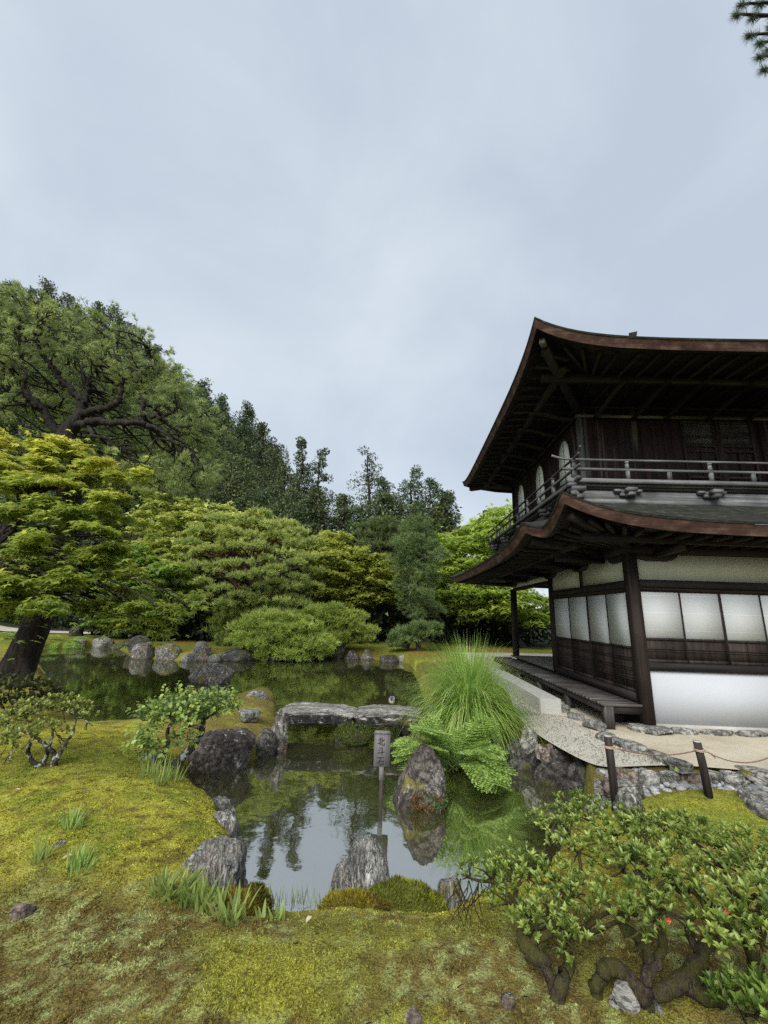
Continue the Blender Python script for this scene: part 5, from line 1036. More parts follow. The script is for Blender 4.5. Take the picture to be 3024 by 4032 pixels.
# beyond the pond
def px_tree(name, label, outline, Y, base_px, seed, leafk, bark, kind, sp, rpx, n, size, tmpl, trk, group=PT, bulge=1.4, flat=.45, **kw):
    pd_ = pads_px(outline, sp, Y, seed, rpx, flat, bulge, kw.pop('jit', .5), kw.pop('asp', 1.3)); b = ground_at(base_px, Y)
    return tree(name, label, b, pd_, seed, LF[leafk], BK[bark], kind, n, size, tmpl, trk, group=group, **kw)
px_tree('pine', 'lower pine crown showing beneath the right side of the great pine', [(285, 1000), (340, 985), (400, 985), (440, 1000), (462, 1030), (430, 1062), (370, 1080), (310, 1060)], 28, 330, 59, 'pine', 'pine', 'loose', 14, 17, 5200, .27, T_BLADE, .16, needles=8, wid=.11, bulge=.9, flat=.55, limbs=20, jit=.3)
px_tree('maple', 'broad light green maple behind the leaning pine and the trimmed red pine', [(300, 1100), (350, 1066), (400, 1072), (460, 1092), (520, 1100), (600, 1118), (645, 1155), (655, 1200), (560, 1200), (480, 1200), (400, 1260), (330, 1330), (250, 1290), (250, 1180)], 25.5, 400, 61, 'maple_light', 'dark', 'maple', 14, 16, 24000, .22, T_STAR3, .22, bulge=2.4, flat=.40, limbs=40, lr=.3, tint=(.3, 1.0))
px_tree('maple', 'deep green maple low behind the near maple branch left of the red pine', [(190, 1200), (290, 1180), (400, 1230), (420, 1300), (390, 1345), (300, 1345), (190, 1340)], 23.0, 300, 62, 'maple', 'dark', 'maple', 16, 18, 13000, .21, T_STAR3, .18, bulge=1.6, flat=.42, tint=(0, .5))
px_tree('red_pine', 'large cloud-trimmed red pine with reddish limbs across the pond', [(370, 1250), (392, 1180), (430, 1142), (480, 1118), (560, 1108), (620, 1128), (665, 1168), (682, 1230), (672, 1290), (640, 1322), (560, 1335), (480, 1315), (390, 1302)], 22.6, 530, 63, 'pine_trim', 'red', 'pine', 24, 18, 9500, .22, T_BLADE, .27, needles=6, wid=.2, bulge=2.6, flat=.36, limbs=34, jit=.35, tint=(.3, 1.0))
px_tree('low_pine', 'low round bright pine leaning over the far waterline', [(498, 1392), (510, 1352), (550, 1332), (620, 1326), (680, 1346), (706, 1390), (702, 1418), (640, 1426), (560, 1424), (510, 1412)], 19.6, 590, 64, 'pine_low', 'dark', 'pine', 13, 16, 6500, .20, T_BLADE, .11, needles=6, wid=.18, bulge=1.1, flat=.42, limbs=20, jit=.2, tint=(.4, 1.05))
px_tree('low_pine', 'low pine with two small trunks right of the bright waterline pine', [(636, 1345), (680, 1318), (730, 1312), (775, 1332), (782, 1352), (806, 1366), (800, 1385), (760, 1392), (700, 1388), (650, 1376)], 21.2, 735, 65, 'pine_low', 'dark', 'pine', 13, 15, 5000, .21, T_BLADE, .09, needles=6, wid=.18, bulge=.9, flat=.45, limbs=18, jit=.2, tint=(.25, .85))
px_tree('low_pine', 'darker low pine half hidden behind the bright waterline pine', [(452, 1352), (480, 1320), (530, 1300), (590, 1312), (615, 1340), (520, 1402), (468, 1392)], 21.8, 510, 66, 'pine_low', 'dark', 'pine', 14, 16, 4000, .22, T_BLADE, .10, needles=6, wid=.18, bulge=.9, flat=.5, limbs=14, jit=.2, tint=(0, .5))
px_tree('maple', 'yellow green maple in the middle between the red pine and the slender pine', [(668, 1180), (700, 1150), (745, 1152), (780, 1188), (860, 1212), (876, 1250), (858, 1292), (780, 1312), (720, 1322), (668, 1300)], 27, 800, 67, 'maple_yellow', 'dark', 'maple', 12, 15, 15000, .22, T_STAR3, .2, bulge=1.9, flat=.45, limbs=30, lr=.3, tint=(.3, 1.0))
px_tree('pine', 'blue green pine with flat tiers above the middle yellow maple', [(758, 1185), (780, 1142), (830, 1128), (880, 1140), (902, 1180), (886, 1216), (800, 1222), (760, 1212)], 28.5, 835, 68, 'pine_blue', 'red', 'pine', 18, 20, 5000, .27, T_BLADE, .19, needles=6, wid=.17, bulge=1.4, limbs=18)
px_tree('slender_pine', 'slender pine with a thin pale trunk on the far lawn', [(866, 1142), (905, 1120), (942, 1150), (947, 1200), (932, 1262), (938, 1325), (880, 1326), (860, 1258), (856, 1190)], 21.4, 904, 69, 'pine_blue', 'pale', 'loose', 16, 16, 5200, .22, T_BLADE, .13, needles=6, wid=.13, bulge=.8, limbs=26, jit=.3, path=[ground_at(904, 21.4), at(906, 1330, y=21.4), at(902, 1240, y=21.4), at(905, 1135, y=21.4)], fork=.3, flat=.6)
px_tree('low_pine', 'small dark low pine at the foot of the slender pine', [(848, 1382), (868, 1356), (905, 1350), (942, 1352), (946, 1372), (900, 1380), (870, 1396), (850, 1396)], 21.0, 880, 70, 'pine_blue', 'dark', 'pine', 12, 13, 2200, .20, T_BLADE, .07, needles=6, wid=.18, bulge=.5, limbs=9, jit=.15)
px_tree('maple', 'yellow green maple between the slender pine and the pavilion', [(925, 1190), (950, 1150), (1000, 1165), (1040, 1132), (1075, 1108), (1130, 1150), (1140, 1330), (1000, 1335), (930, 1300)], 27.5, 1010, 71, 'maple_yellow', 'dark', 'maple', 13, 16, 18000, .22, T_STAR3, .2, bulge=2.0, flat=.45, limbs=30, lr=.3)
px_tree('maple', 'green maple seen under the pavilion eave behind the porch', [(950, 1275), (1040, 1262), (1110, 1275), (1200, 1292), (1210, 1335), (1150, 1352), (1090, 1330), (1000, 1336)], 25, 1130, 72, 'maple', 'dark', 'maple', 13, 15, 9000, .22, T_STAR3, .17, bulge=1.3, flat=.42, limbs=18, lr=.3, tint=(.2, .8))
px_tree('maple', 'pale yellowish maple peeking above the pavilion lower eave', [(985, 1150), (1030, 1120), (1065, 1095), (1105, 1100), (1120, 1150), (1040, 1190), (990, 1180)], 33, 1060, 73, 'maple_yellow', 'dark', 'maple', 16, 21, 4500, .3, T_STAR3, .2, bulge=1.5, flat=.4, limbs=14)
# dim undergrowth below the crowns
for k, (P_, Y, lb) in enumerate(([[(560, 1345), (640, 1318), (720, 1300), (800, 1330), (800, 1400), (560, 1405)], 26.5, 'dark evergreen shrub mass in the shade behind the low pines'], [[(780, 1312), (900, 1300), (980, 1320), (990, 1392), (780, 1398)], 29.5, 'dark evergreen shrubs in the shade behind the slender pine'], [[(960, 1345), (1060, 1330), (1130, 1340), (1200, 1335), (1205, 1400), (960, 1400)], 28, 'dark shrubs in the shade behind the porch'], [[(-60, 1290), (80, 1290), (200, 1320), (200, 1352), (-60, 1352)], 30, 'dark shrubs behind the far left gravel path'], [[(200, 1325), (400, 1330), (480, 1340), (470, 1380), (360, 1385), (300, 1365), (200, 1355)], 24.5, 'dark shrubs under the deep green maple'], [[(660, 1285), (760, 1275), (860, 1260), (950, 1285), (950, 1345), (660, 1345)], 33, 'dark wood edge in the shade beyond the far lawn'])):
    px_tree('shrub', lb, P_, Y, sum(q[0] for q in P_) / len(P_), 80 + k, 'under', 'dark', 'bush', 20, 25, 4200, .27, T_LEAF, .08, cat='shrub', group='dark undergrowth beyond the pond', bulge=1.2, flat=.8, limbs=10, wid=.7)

# conifers -------------------------------------------------------------------
def conifer(name, seed, Ht, Rb, leafk, levels=16, per=9, n=20, size=.5, sparse=0.0, clear=.12, shape=1.0, trunk=True, droop=.3, loc=(0, 0, 0), label=None, group=None):
    r = RNG(seed); e = empty(name, (0, 0, 0), label, 'tree', group); PS, DS, US, TS = [], [], [], []; m = MB(); wob = np.cumsum(r.normal(0, .012 * Ht, (9, 2)), 0); zz = np.linspace(0, Ht, 9)
    tp = np.c_[wob[:, 0], wob[:, 1], zz]; tp[:, :2] -= tp[0, :2]; m.tube(np.vstack([tp[0] - [0, 0, 1.0], tp]), np.r_[Ht * .024, np.linspace(Ht * .022, .03, 9)], 7)
    for i in range(levels):
        f = clear + (1 - clear) * (i + .5) / levels; R = Rb * (1 - f) ** shape * r.uniform(.75, 1.2) + .10 * Rb * (1 - f * .6)
        for j in range(max(3, int(per * (1 - f * .6)))):
            if r.uniform() < sparse * (1 if f > .3 else .5): continue
            a = r.uniform(0, 2 * math.pi); q = R * r.uniform(.55, 1.1); x, y = np.interp(f * Ht, zz, tp[:, 0]), np.interp(f * Ht, zz, tp[:, 1]); c = np.array([x + q * math.cos(a), y + q * math.sin(a), f * Ht - droop * q + r.normal(0, .02 * Ht)])
            m.tube([(x, y, f * Ht), ((x + c[0]) / 2, (y + c[1]) / 2, f * Ht - .05 * q), c], [.05 + .004 * Ht * (1 - f), .04, .015], 4)
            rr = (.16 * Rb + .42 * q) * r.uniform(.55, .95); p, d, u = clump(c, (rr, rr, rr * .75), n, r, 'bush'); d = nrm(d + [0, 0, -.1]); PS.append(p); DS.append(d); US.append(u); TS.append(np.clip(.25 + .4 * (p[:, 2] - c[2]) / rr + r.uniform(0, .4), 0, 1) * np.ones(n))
    P = np.concatenate(PS); m.build('trunk', BK['dark'], e, True)
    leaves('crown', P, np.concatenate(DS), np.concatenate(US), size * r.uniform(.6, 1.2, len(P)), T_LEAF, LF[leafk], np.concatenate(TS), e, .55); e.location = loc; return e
def dup(root, loc, rz, sc, label, group=None):
    c = root.copy(); COL.objects.link(c); c.location = loc; c.rotation_euler = (0, 0, rz); c.scale = (sc, sc, sc); c['label'] = label
    if group: c['group'] = group
    for ch in list(root.children):
        d = ch.copy(); COL.objects.link(d); d.parent = c
    return c
def place_tree(px, ytop, Y):
    t = at(px, ytop, y=Y); g = gz_at(t[0], Y); return np.array([t[0], Y, g]), t[2] - g
SK = 'tall conifers on the skyline'
for k, (px, yt, Y, rb, lk, lv, sp_, lb, shp) in enumerate(((661, 960, 44, 2.3, 'cedar', 20, .35, 'pointed cedar with thin top left of three on the skyline', .8), (717, 974, 45, 2.6, 'cedar', 18, .5, 'ragged open cedar in the middle of the skyline', .6), (798, 966, 44, 2.5, 'cedar', 17, .55, 'tallest ragged cedar with a bushy top on the skyline', .35), (846, 1028, 42, 2.6, 'cypress', 18, .15, 'dense cypress just right of the tallest ragged cedar', .5), (884, 1014, 43, 2.7, 'cypress', 18, .12, 'dense cypress with the highest top in the right clump', .5), (922, 1034, 42, 2.7, 'cypress', 18, .12, 'dense cypress right of the highest one in the clump', .5), (958, 1062, 41.5, 1.9, 'cypress', 16, .15, 'narrow cypress at the right end of the skyline clump', .6), (1056, 1100, 38, 1.6, 'cypress', 14, .3, 'small conical conifer tip left of the pavilion railing', .9), (505, 925, 50, 3.2, 'cedar', 18, .1, 'broad dark cedar on the slope right of the great pine', .6), (545, 990, 46, 3.4, 'cedar', 18, .05, 'broad rounded cedar low on the slope', .5), (592, 958, 52, 2.6, 'cedar', 17, .4, 'cedar with a flat tufted top on the slope', .4), (618, 1008, 44, 2.8, 'cedar', 17, .1, 'dark cedar left of the pointed skyline cedar', .6), (470, 1010, 42, 3.0, 'cedar', 17, .05, 'dark cedar just right of the great pine crown', .55), (690, 1050, 40, 2.4, 'cedar', 15, .15, 'lower dark cedar filling between two skyline cedars', .6), (640, 1060, 38, 2.6, 'cedar', 15, .1, 'lower dark cedar behind the light maple top', .6), (755, 1075, 39, 2.2, 'cedar', 15, .2, 'lower dark cedar below the tallest ragged one', .6), (575, 1065, 37, 2.6, 'cedar', 15, .1, 'squat dark cedar right above the light maple', .6), (900, 1090, 37, 2.4, 'cypress', 15, .1, 'lower cypress in front of the skyline clump', .6))):
    loc, H_ = place_tree(px, yt, Y); conifer('conifer', 300 + k, H_, rb * 1.15, lk, lv, 13, 85, .26, sp_ * .7, .12, shp, loc=loc, label=lb, group=SK)
fillt = [(px + RNG(px).uniform(-8, 8), 1085 + 18 * math.sin(px * .13) - .10 * max(0, 640 - px), 36.5 + 3 * math.sin(px * .7)) for px in range(455, 960, 36)]
for k, (px, yt, Y) in enumerate(fillt):
    if 745 < px < 775: continue
    loc, H_ = place_tree(px, yt, Y); conifer('conifer', 340 + k, H_, 2.6, 'cedar' if k % 3 else 'cypress', 15, 12, 60, .28, .05, .06, .55, loc=loc, label='dark conifer of the dense row below the skyline trees', group='row of conifers below the skyline')
# the wooded hillside
r = RNG(77); protos = [conifer('hillside_conifer', 400 + k, 11.5, 3.5, ('cedar', 'cypress', 'cedar', 'cypress')[k], 14, 11, 34, .40, .05, .08, (.7, .9, .55, .8)[k], group='conifers on the wooded hillside', label='dark conifer among the many covering the steep hillside') for k in range(4)]
used = 0; cand = []
for _ in range(4000):
    Y = r.uniform(40, 86); X = r.uniform(-1.35 * Y - 4, 2)
    if X > -.30 * Y + (4 if Y < 48 else -1): continue
    if all((X - a) ** 2 + (Y - b) ** 2 > (3.0 + Y * .014) ** 2 for a, b in cand): cand.append((X, Y))
cand = sorted(cand, key=lambda q: q[1])[:296]
for i, (X, Y) in enumerate(cand):
    loc = (X, Y, gz_at(X, Y) - .2); sc = r.uniform(.7, 1.15); rz = r.uniform(0, 6.28)
    if i < 4: o = protos[i]; o.location = loc; o.rotation_euler = (0, 0, rz); o.scale = (sc, sc, sc)
    else: dup(protos[i % 4], loc, rz, sc, protos[0]['label'], 'conifers on the wooded hillside')
# pine bough hanging into the top right corner, on a pine that stands out of frame
r = RNG(31); tp = np.array([8.6, 2.2, 0.0]); e = empty('pine', tp, 'pine whose long-needled bough hangs into the top right corner', 'tree'); m = MB()
m.tube(curve([tp + (0, 0, -.3), tp + (.1, .05, 2.5), tp + (-.1, .1, 5), tp + (.05, .2, 8.6)], 8), np.linspace(.22, .10, 25), 10); PP, PD = [], []
for q in ((1600, 12, 3.6), (1590, 34, 3.5), (1625, 40, 3.7), (1618, 78, 3.55), (1640, 95, 3.7), (1640, 124, 3.55), (1650, 152, 3.6), (1665, 60, 3.6), (1690, 20, 3.4), (1700, 90, 3.5), (1720, 140, 3.7), (1760, 50, 3.3), (1650, -20, 3.6), (1780, 110, 3.4), (1640, 10, 3.6), (1660, 110, 3.65)):
    w = at(q[0], q[1], y=q[2]); s = tp + (-.0, .1, 5.6 + r.uniform(-.3, .8)); mid = (w * .55 + s * .45) + (0, 0, .25); L = curve([s, mid, w * .9 + mid * .1 + (0, 0, .03), w], 8); m.tube(L, np.linspace(.035, .006, len(L)), 5)
    for t in np.linspace(.55, 1, 30):
        i = min(int(t * (len(L) - 1)), len(L) - 2); d = nrm(L[i + 1] - L[i]); PP.append(L[i]); PD.append(d)
PP, PD = np.array(PP), np.array(PD); a, b, c = brush(PP, PD, r, 18, .62); m.build('trunk', BK['pine'], e, True)
leaves('crown', a, b, c, .10 * r.uniform(.7, 1.2, len(a)), T_BLADE, LF['pine_near'], r.uniform(0, 1, len(a)), e, .045)
# ------------------------------------------------------------------ shrubs, grasses and ferns near the water
def whorls(P, D, r, k, size, matk, name, parent, wid=.62, tilt=.75, tmpl=T_LEAF6, tint=(0, 1)):
    """k leaves standing in a rosette round each shoot tip"""
    n = len(P); x = nrm(np.cross(D, r.normal(0, 1, (n, 3)))); y = np.cross(D, x); LP, LD, LU = [], [], []
    for i in range(k):
        a = 2 * math.pi * i / k + r.uniform(-.4, .4, n); rad = x * np.cos(a)[:, None] + y * np.sin(a)[:, None]; tl = tilt * r.uniform(.45, 1.35, n) * (0.55 if i % 3 == 0 else 1)
        LD.append(nrm(rad * np.sin(tl)[:, None] + D * np.cos(tl)[:, None])); LP.append(P - D * size * .25 * (i / k)); LU.append(nrm(D * 1.0 - rad * .4))
    T = np.tile(r.uniform(0, 1, n) * .7, k) + np.repeat(np.linspace(.3, 0, k), n)
    T = tint[0] + (tint[1] - tint[0]) * T
    return leaves(name, np.concatenate(LP), np.concatenate(LD), np.concatenate(LU), size * r.uniform(.6, 1.2, n * k) * np.tile(r.uniform(.6, 1.3, n), k), tmpl, LF[matk], T, parent, wid)
def crown_px(spec, dens, r, thick=.5):
    P, D, C = [], [], []
    for px, py, z, rx, rz in spec:
        c = at(px, py, z=z); R = np.array([rx, rx * .9, rz]); n = int(dens * rx * rx); u = usphere(r, n); u[:, 2] = np.where(u[:, 2] < -.25, -u[:, 2], u[:, 2])
        P.append(c + u * (1 - thick * r.uniform(0, 1, n) ** 1.6)[:, None] * R * (1 + .18 * vnoise(u * 2.2 + px, 4))[:, None]); D.append(nrm(u * [.55, .55, .5] + [0, 0, .75] + r.normal(0, .22, (n, 3)))); C.append((c, R))
    return np.concatenate(P), np.concatenate(D), C
# big azalea, right foreground
r = RNG(900); ab = at(1398, 2150, z=-.03); az = empty('azalea', ab, 'large old azalea with thick mossy trunks and fresh green leaf rosettes in the right foreground', 'azalea')
SPEC = [(1200, 1775, .20, .20, .10), (1262, 1752, .24, .24, .11), (1330, 1790, .30, .26, .12), (1420, 1800, .34, .25, .12), (1250, 1830, .28, .20, .12), (1340, 1870, .36, .22, .12), (1440, 1880, .42, .22, .13), (1530, 1850, .46, .24, .13), (1620, 1850, .50, .24, .13), (1060, 1892, .18, .17, .09), (1130, 1880, .20, .19, .10), (1200, 1900, .24, .17, .09), (1010, 1890, .16, .09, .06), (1100, 1945, .15, .15, .09), (1180, 1965, .20, .15, .09), (1250, 1930, .30, .14, .10), (1340, 1960, .36, .16, .10), (1440, 1970, .42, .17, .11), (1540, 1960, .48, .19, .13), (1640, 1960, .52, .20, .14), (1255, 2005, .20, .13, .13), (1155, 2000, .14, .10, .07), (1560, 2020, .40, .12, .08), (1650, 2040, .42, .15, .10), (1480, 1800, .42, .20, .10), (1690, 1900, .5, .22, .14), (1390, 2010, .36, .10, .07), (1240, 2050, .14, .10, .08)]
P, D, Cc = crown_px(SPEC, 1450, r, .6); whorls(P, D, r, 10, .037, 'azalea', 'leaves', az, .38, .85, tint=(.1, 1.0))
tm = MB()
def ptube(m, pts, rad, n=9): m.tube(curve([at(a, b, z=c) for a, b, c in pts], 6, .006, r), rad if np.isscalar(rad) else np.interp(np.linspace(0, 1, (len(pts) - 1) * 6 + 1), np.linspace(0, 1, len(rad)), rad), n, rough=.08)
ptube(tm, [(1400, 2205, -.08), (1395, 2140, .03), (1402, 2080, .12), (1385, 2030, .20), (1352, 2005, .25), (1352, 1975, .29), (1385, 1958, .32), (1402, 1935, .34), (1395, 1900, .35)], [0.0367, 0.0296, 0.0237, 0.0213, 0.0202, 0.019, 0.0166, 0.013, 0.00832])
ptube(tm, [(1400, 2110, .08), (1425, 2060, .16), (1430, 2005, .26), (1420, 1970, .32), (1440, 1900, .38)], [0.0213, 0.0202, 0.0178, 0.0142, 0.00832])
ptube(tm, [(1395, 2165, .0), (1350, 2105, .06), (1310, 2090, .07), (1290, 2125, .02), (1288, 2160, -.06)], [0.0326, 0.0355, 0.0343, 0.0266, 0.0237]); ptube(tm, [(1410, 2150, .02), (1470, 2120, .06), (1500, 2090, .10), (1520, 2055, .15), (1555, 2020, .22), (1580, 1985, .32), (1585, 1930, .38)], [0.0296, 0.0355, 0.0355, 0.0296, 0.0272, 0.0213, 0.0106])
ptube(tm, [(1480, 2125, .05), (1540, 2150, .02), (1590, 2150, -.04)], [0.0355, 0.0355, 0.0296]); ptube(tm, [(1640, 2130, -.05), (1628, 2070, .08), (1612, 2020, .20), (1640, 1980, .32), (1650, 1930, .4)], [0.0355, 0.0296, 0.0266, 0.0207, 0.0118]); ptube(tm, [(1520, 2060, .15), (1490, 2020, .2), (1500, 1960, .32)], [0.0207, 0.0178, 0.00944])
ptube(tm, [(1195, 2190, -.08), (1210, 2140, .0), (1228, 2090, .06), (1230, 2050, .10), (1235, 2010, .14)], [0.0355, 0.0326, 0.0266, 0.0202, 0.0118]); ptube(tm, [(1200, 2150, -.02), (1180, 2090, .05), (1150, 2060, .08), (1128, 2030, .10), (1150, 1990, .12), (1110, 1945, .13)], [0.0237, 0.0266, 0.0326, 0.0326, 0.0178, 0.00832]); ptube(tm, [(1150, 2040, .10), (1210, 1990, .18), (1220, 1930, .22)], [0.0207, 0.0148, 0.00832])
for (c, R) in Cc:
    j = min(((1395, 1900, .35), (1440, 1900, .38), (1585, 1930, .38), (1650, 1930, .4), (1110, 1945, .13), (1220, 1930, .22), (1235, 2010, .14)), key=lambda q: np.linalg.norm(at(q[0], q[1], z=q[2]) - c)); L = limb(at(j[0], j[1], z=j[2]), c - [0, 0, R[2] * .2], r, .12, .1, 5); tm.tube(L, np.linspace(.014, .006, len(L)), 5)
    for q in range(7):
        g = c + r.uniform(-.9, .9, 3) * R; l2 = limb(L[-2], g, r, .1, .1, 3); tm.tube(l2, np.linspace(.006, .0025, len(l2)), 4)
for q in range(16):
    a = at(r.uniform(975, 1040), r.uniform(1895, 1925), z=.12); tm.tube(curve([a, a + (r.uniform(-.08, .06), r.uniform(.0, .06), -.10), a + (r.uniform(-.16, .10), r.uniform(0, .06), -.22)], 3), np.linspace(.004, .0015, 7), 4)
tm.build('trunk', BK['mossy'], az, True)
for px, py, z in ((1432, 1977, .40), (1553, 1958, .52)):
    c = at(px, py, z=z) + np.array([0, -.03, .0]); u = np.array([nrm(np.array([math.cos(a), -.5, math.sin(a)])) for a in np.linspace(0, 5, 5)]); leaves('flower', np.repeat(c[None], 5, 0), u, np.tile([0., -1., .3], (5, 1)), .016, T_LEAF6, LF['petal'], .5, az, .9)
# small azalea at the bottom right corner
ab = at(1612, 2205, z=-.05); az2 = empty('azalea', ab, 'young leafy azalea shoot in the bottom right corner', 'azalea'); P, D, Cc = crown_px([(1600, 2160, .10, .11, .07), (1650, 2175, .12, .12, .08), (1690, 2150, .12, .14, .08)], 1900, r, .5); whorls(P, D, r, 9, .047, 'azalea', 'leaves', az2, .42, .65)
tm = MB(); [tm.tube(limb(ab - (0, 0, .05), c, r, .1, .1, 4), .006, 5) for c, R in Cc]; tm.build('stem', BK['mossy'], az2, True)
# gnarled azalea on the left
r = RNG(911); ab = at(112, 1668, z=.05); az3 = empty('azalea', ab, 'small gnarled azalea with pale lichened stems on the left moss', 'azalea')
P, D, Cc = crown_px([(25, 1555, .42, .24, .09), (70, 1535, .48, .26, .10), (125, 1522, .50, .25, .10), (165, 1530, .48, .17, .07), (190, 1548, .44, .10, .05), (40, 1590, .38, .20, .09), (85, 1575, .44, .16, .08), (-20, 1570, .4, .22, .09), (130, 1580, .36, .10, .05), (15, 1610, .30, .12, .07)], 1200, r, .5); whorls(P, D, r, 6, .046, 'azalea_old', 'leaves', az3, .6, .8)
tm = MB()
for pts, rad in (([(112, 1672, -.0), (118, 1640, .12), (108, 1615, .22), (85, 1600, .28), (60, 1575, .38)], [.03, .026, .02, .016, .008]), ([(112, 1668, .02), (128, 1630, .18), (142, 1605, .28), (158, 1580, .36), (165, 1550, .44)], [.03, .022, .016, .012, .006]), ([(100, 1668, .02), (75, 1650, .06), (62, 1625, .16), (68, 1595, .3), (40, 1570, .4)], [.024, .022, .02, .014, .007]), ([(90, 1662, .02), (100, 1635, .12), (110, 1600, .28), (118, 1560, .42)], [.02, .018, .014, .007])): ptube(tm, pts, rad, 7)
for c, R in Cc:
    for q in range(3): l2 = limb(c + r.uniform(-.9, .9, 3) * R - (0, 0, .12), c + r.uniform(-.6, .6, 3) * R, r, .1, .0, 3); tm.tube(l2, np.linspace(.006, .003, len(l2)), 4)
tm.build('trunk', BK['lichen'], az3, True)
# dark bush at the pine's foot
r = RNG(915); ab = at(30, 1535, z=-.05); bs = empty('bush', ab, 'dark low bush at the foot of the leaning pine trunk', 'bush'); P, D, Cc = crown_px([(20, 1490, .35, .42, .22), (70, 1500, .28, .36, .2), (110, 1512, .16, .26, .14), (-30, 1500, .4, .4, .25), (40, 1525, .14, .34, .2), (90, 1535, .06, .24, .14)], 420, r, .6); whorls(P, D, r, 7, .07, 'bush', 'leaves', bs, .55, .8)
tm = MB(); [tm.tube(limb(ab - (0, 0, .1), c, r, .1, .1, 4), np.linspace(.02, .008, 13), 5) for c, R in Cc]; tm.build('stem', BK['dark'], bs, True)
# leafy little tree beside the blackish boulder
r = RNG(920); ab = at(352, 1668, z=-.12); sh = empty('small_tree', ab, 'small leaning tree with fresh oval leaves between the moss bank and the blackish boulder', 'small tree'); Y0 = at(352, 1660, z=-.1)[1]
tm = MB()
def yt(m, pts, rad): m.tube(curve([at(a, b, y=Y0 + c) for a, b, c in pts], 6), np.interp(np.linspace(0, 1, (len(pts) - 1) * 6 + 1), np.linspace(0, 1, len(rad)), rad), 8)
yt(tm, [(345, 1678, 0), (372, 1655, .05), (405, 1625, .1), (425, 1600, .12), (436, 1580, .12), (440, 1550, .1), (445, 1520, .1)], [.07, .055, .045, .04, .032, .024, .01]); yt(tm, [(436, 1575, .12), (410, 1568, .05), (390, 1585, 0), (370, 1600, -.1)], [.02, .016, .012, .006]); yt(tm, [(348, 1672, 0), (352, 1640, 0), (362, 1605, -.05), (365, 1570, -.1), (400, 1545, -.1), (430, 1535, -.05)], [.05, .035, .025, .02, .014, .006]); yt(tm, [(440, 1555, .1), (465, 1540, .1), (490, 1515, .1)], [.018, .012, .005]); yt(tm, [(400, 1548, -.1), (360, 1545, -.1), (320, 1548, -.15)], [.014, .01, .004])
PP, DD = [], []
for px, py, dy, rx, rz, k in ((345, 1540, -.1, .20, .07, 36), (380, 1528, -.05, .22, .08, 44), (420, 1522, 0, .22, .08, 46), (455, 1524, .1, .20, .08, 42), (485, 1528, .15, .15, .07, 26), (362, 1512, 0, .09, .08, 15), (430, 1508, 0, .14, .05, 12), (486, 1512, .1, .07, .07, 7), (310, 1550, -.15, .12, .04, 13), (405, 1540, -.1, .2, .06, 30), (312, 1592, -.2, .13, .06, 17), (345, 1608, -.25, .16, .06, 22), (392, 1596, -.15, .11, .05, 13), (302, 1618, -.25, .10, .05, 11)):
    c = at(px, py, y=Y0 + dy); u = usphere(r, k); PP.append(c + u * (r.uniform(.2, 1, k) ** .6)[:, None] * [rx, rx, rz]); DD.append(nrm(u * .7 + [0, 0, .45] + r.normal(0, .35, (k, 3))))
    for i in range(0, k, 6):
        l2 = limb(c - (0, 0, rz * .8), PP[-1][i], r, .1, .0, 3); tm.tube(l2, np.linspace(.005, .002, len(l2)), 4)
PP, DD = np.concatenate(PP), np.concatenate(DD); tm.build('trunk', BK['lichen'], sh, True)
# alternate leaves along each twig tip
LP, LD, LU = [], [], []
for i in range(7):
    s = r.normal(0, 1, PP.shape); sd_ = nrm(np.cross(DD, s)); LP.append(PP + DD * (.022 * i)); LD.append(nrm(sd_ * (.9 if i % 2 else -.9) + DD * .55 + [0, 0, -.15])); LU.append(nrm(DD * .4 + [0, 0, 1] + r.normal(0, .3, PP.shape)))
leaves('leaves', np.concatenate(LP), np.concatenate(LD), np.concatenate(LU), .057 * r.uniform(.6, 1.15, 7 * len(PP)), T_LEAF6, LF['shrub'], np.tile(r.uniform(0, .6, len(PP)), 7) + np.repeat(np.linspace(0, .4, 7), len(PP)), sh, .8)

def ribbons(name, root, dirs, length, w, droop, matk, parent, r, seg=6, tint=None):
    """arching grass blades"""
    n = len(root); t = np.linspace(0, 1, seg + 1); V = np.zeros((n, (seg + 1) * 2, 3)); d = dirs.copy(); p = root.copy(); st = (length / seg)[:, None]
    for k in range(seg + 1):
        sd_ = nrm(np.cross(d, [0, 0, 1.0]) + 1e-4); ww = (w * (1 - t[k] ** 2.2) + .0006)[:, None] * .5; V[:, 2 * k] = p - sd_ * ww; V[:, 2 * k + 1] = p + sd_ * ww
        p = p + d * st; d = nrm(d + np.array([0, 0, -1.0]) * (droop * (.35 + 1.3 * t[k]))[:, None])
    F = np.array([(2 * k, 2 * k + 1, 2 * k + 3, 2 * k + 2) for k in range(seg)]); F = F[None] + (np.arange(n) * (seg + 1) * 2)[:, None, None]
    tn = r.uniform(0, 1, n) if tint is None else tint
    return fmesh(name, V.reshape(-1, 3), F.reshape(-1, 4), LF[matk], parent, True, {'tint': np.repeat(tn, (seg + 1) * 2)})
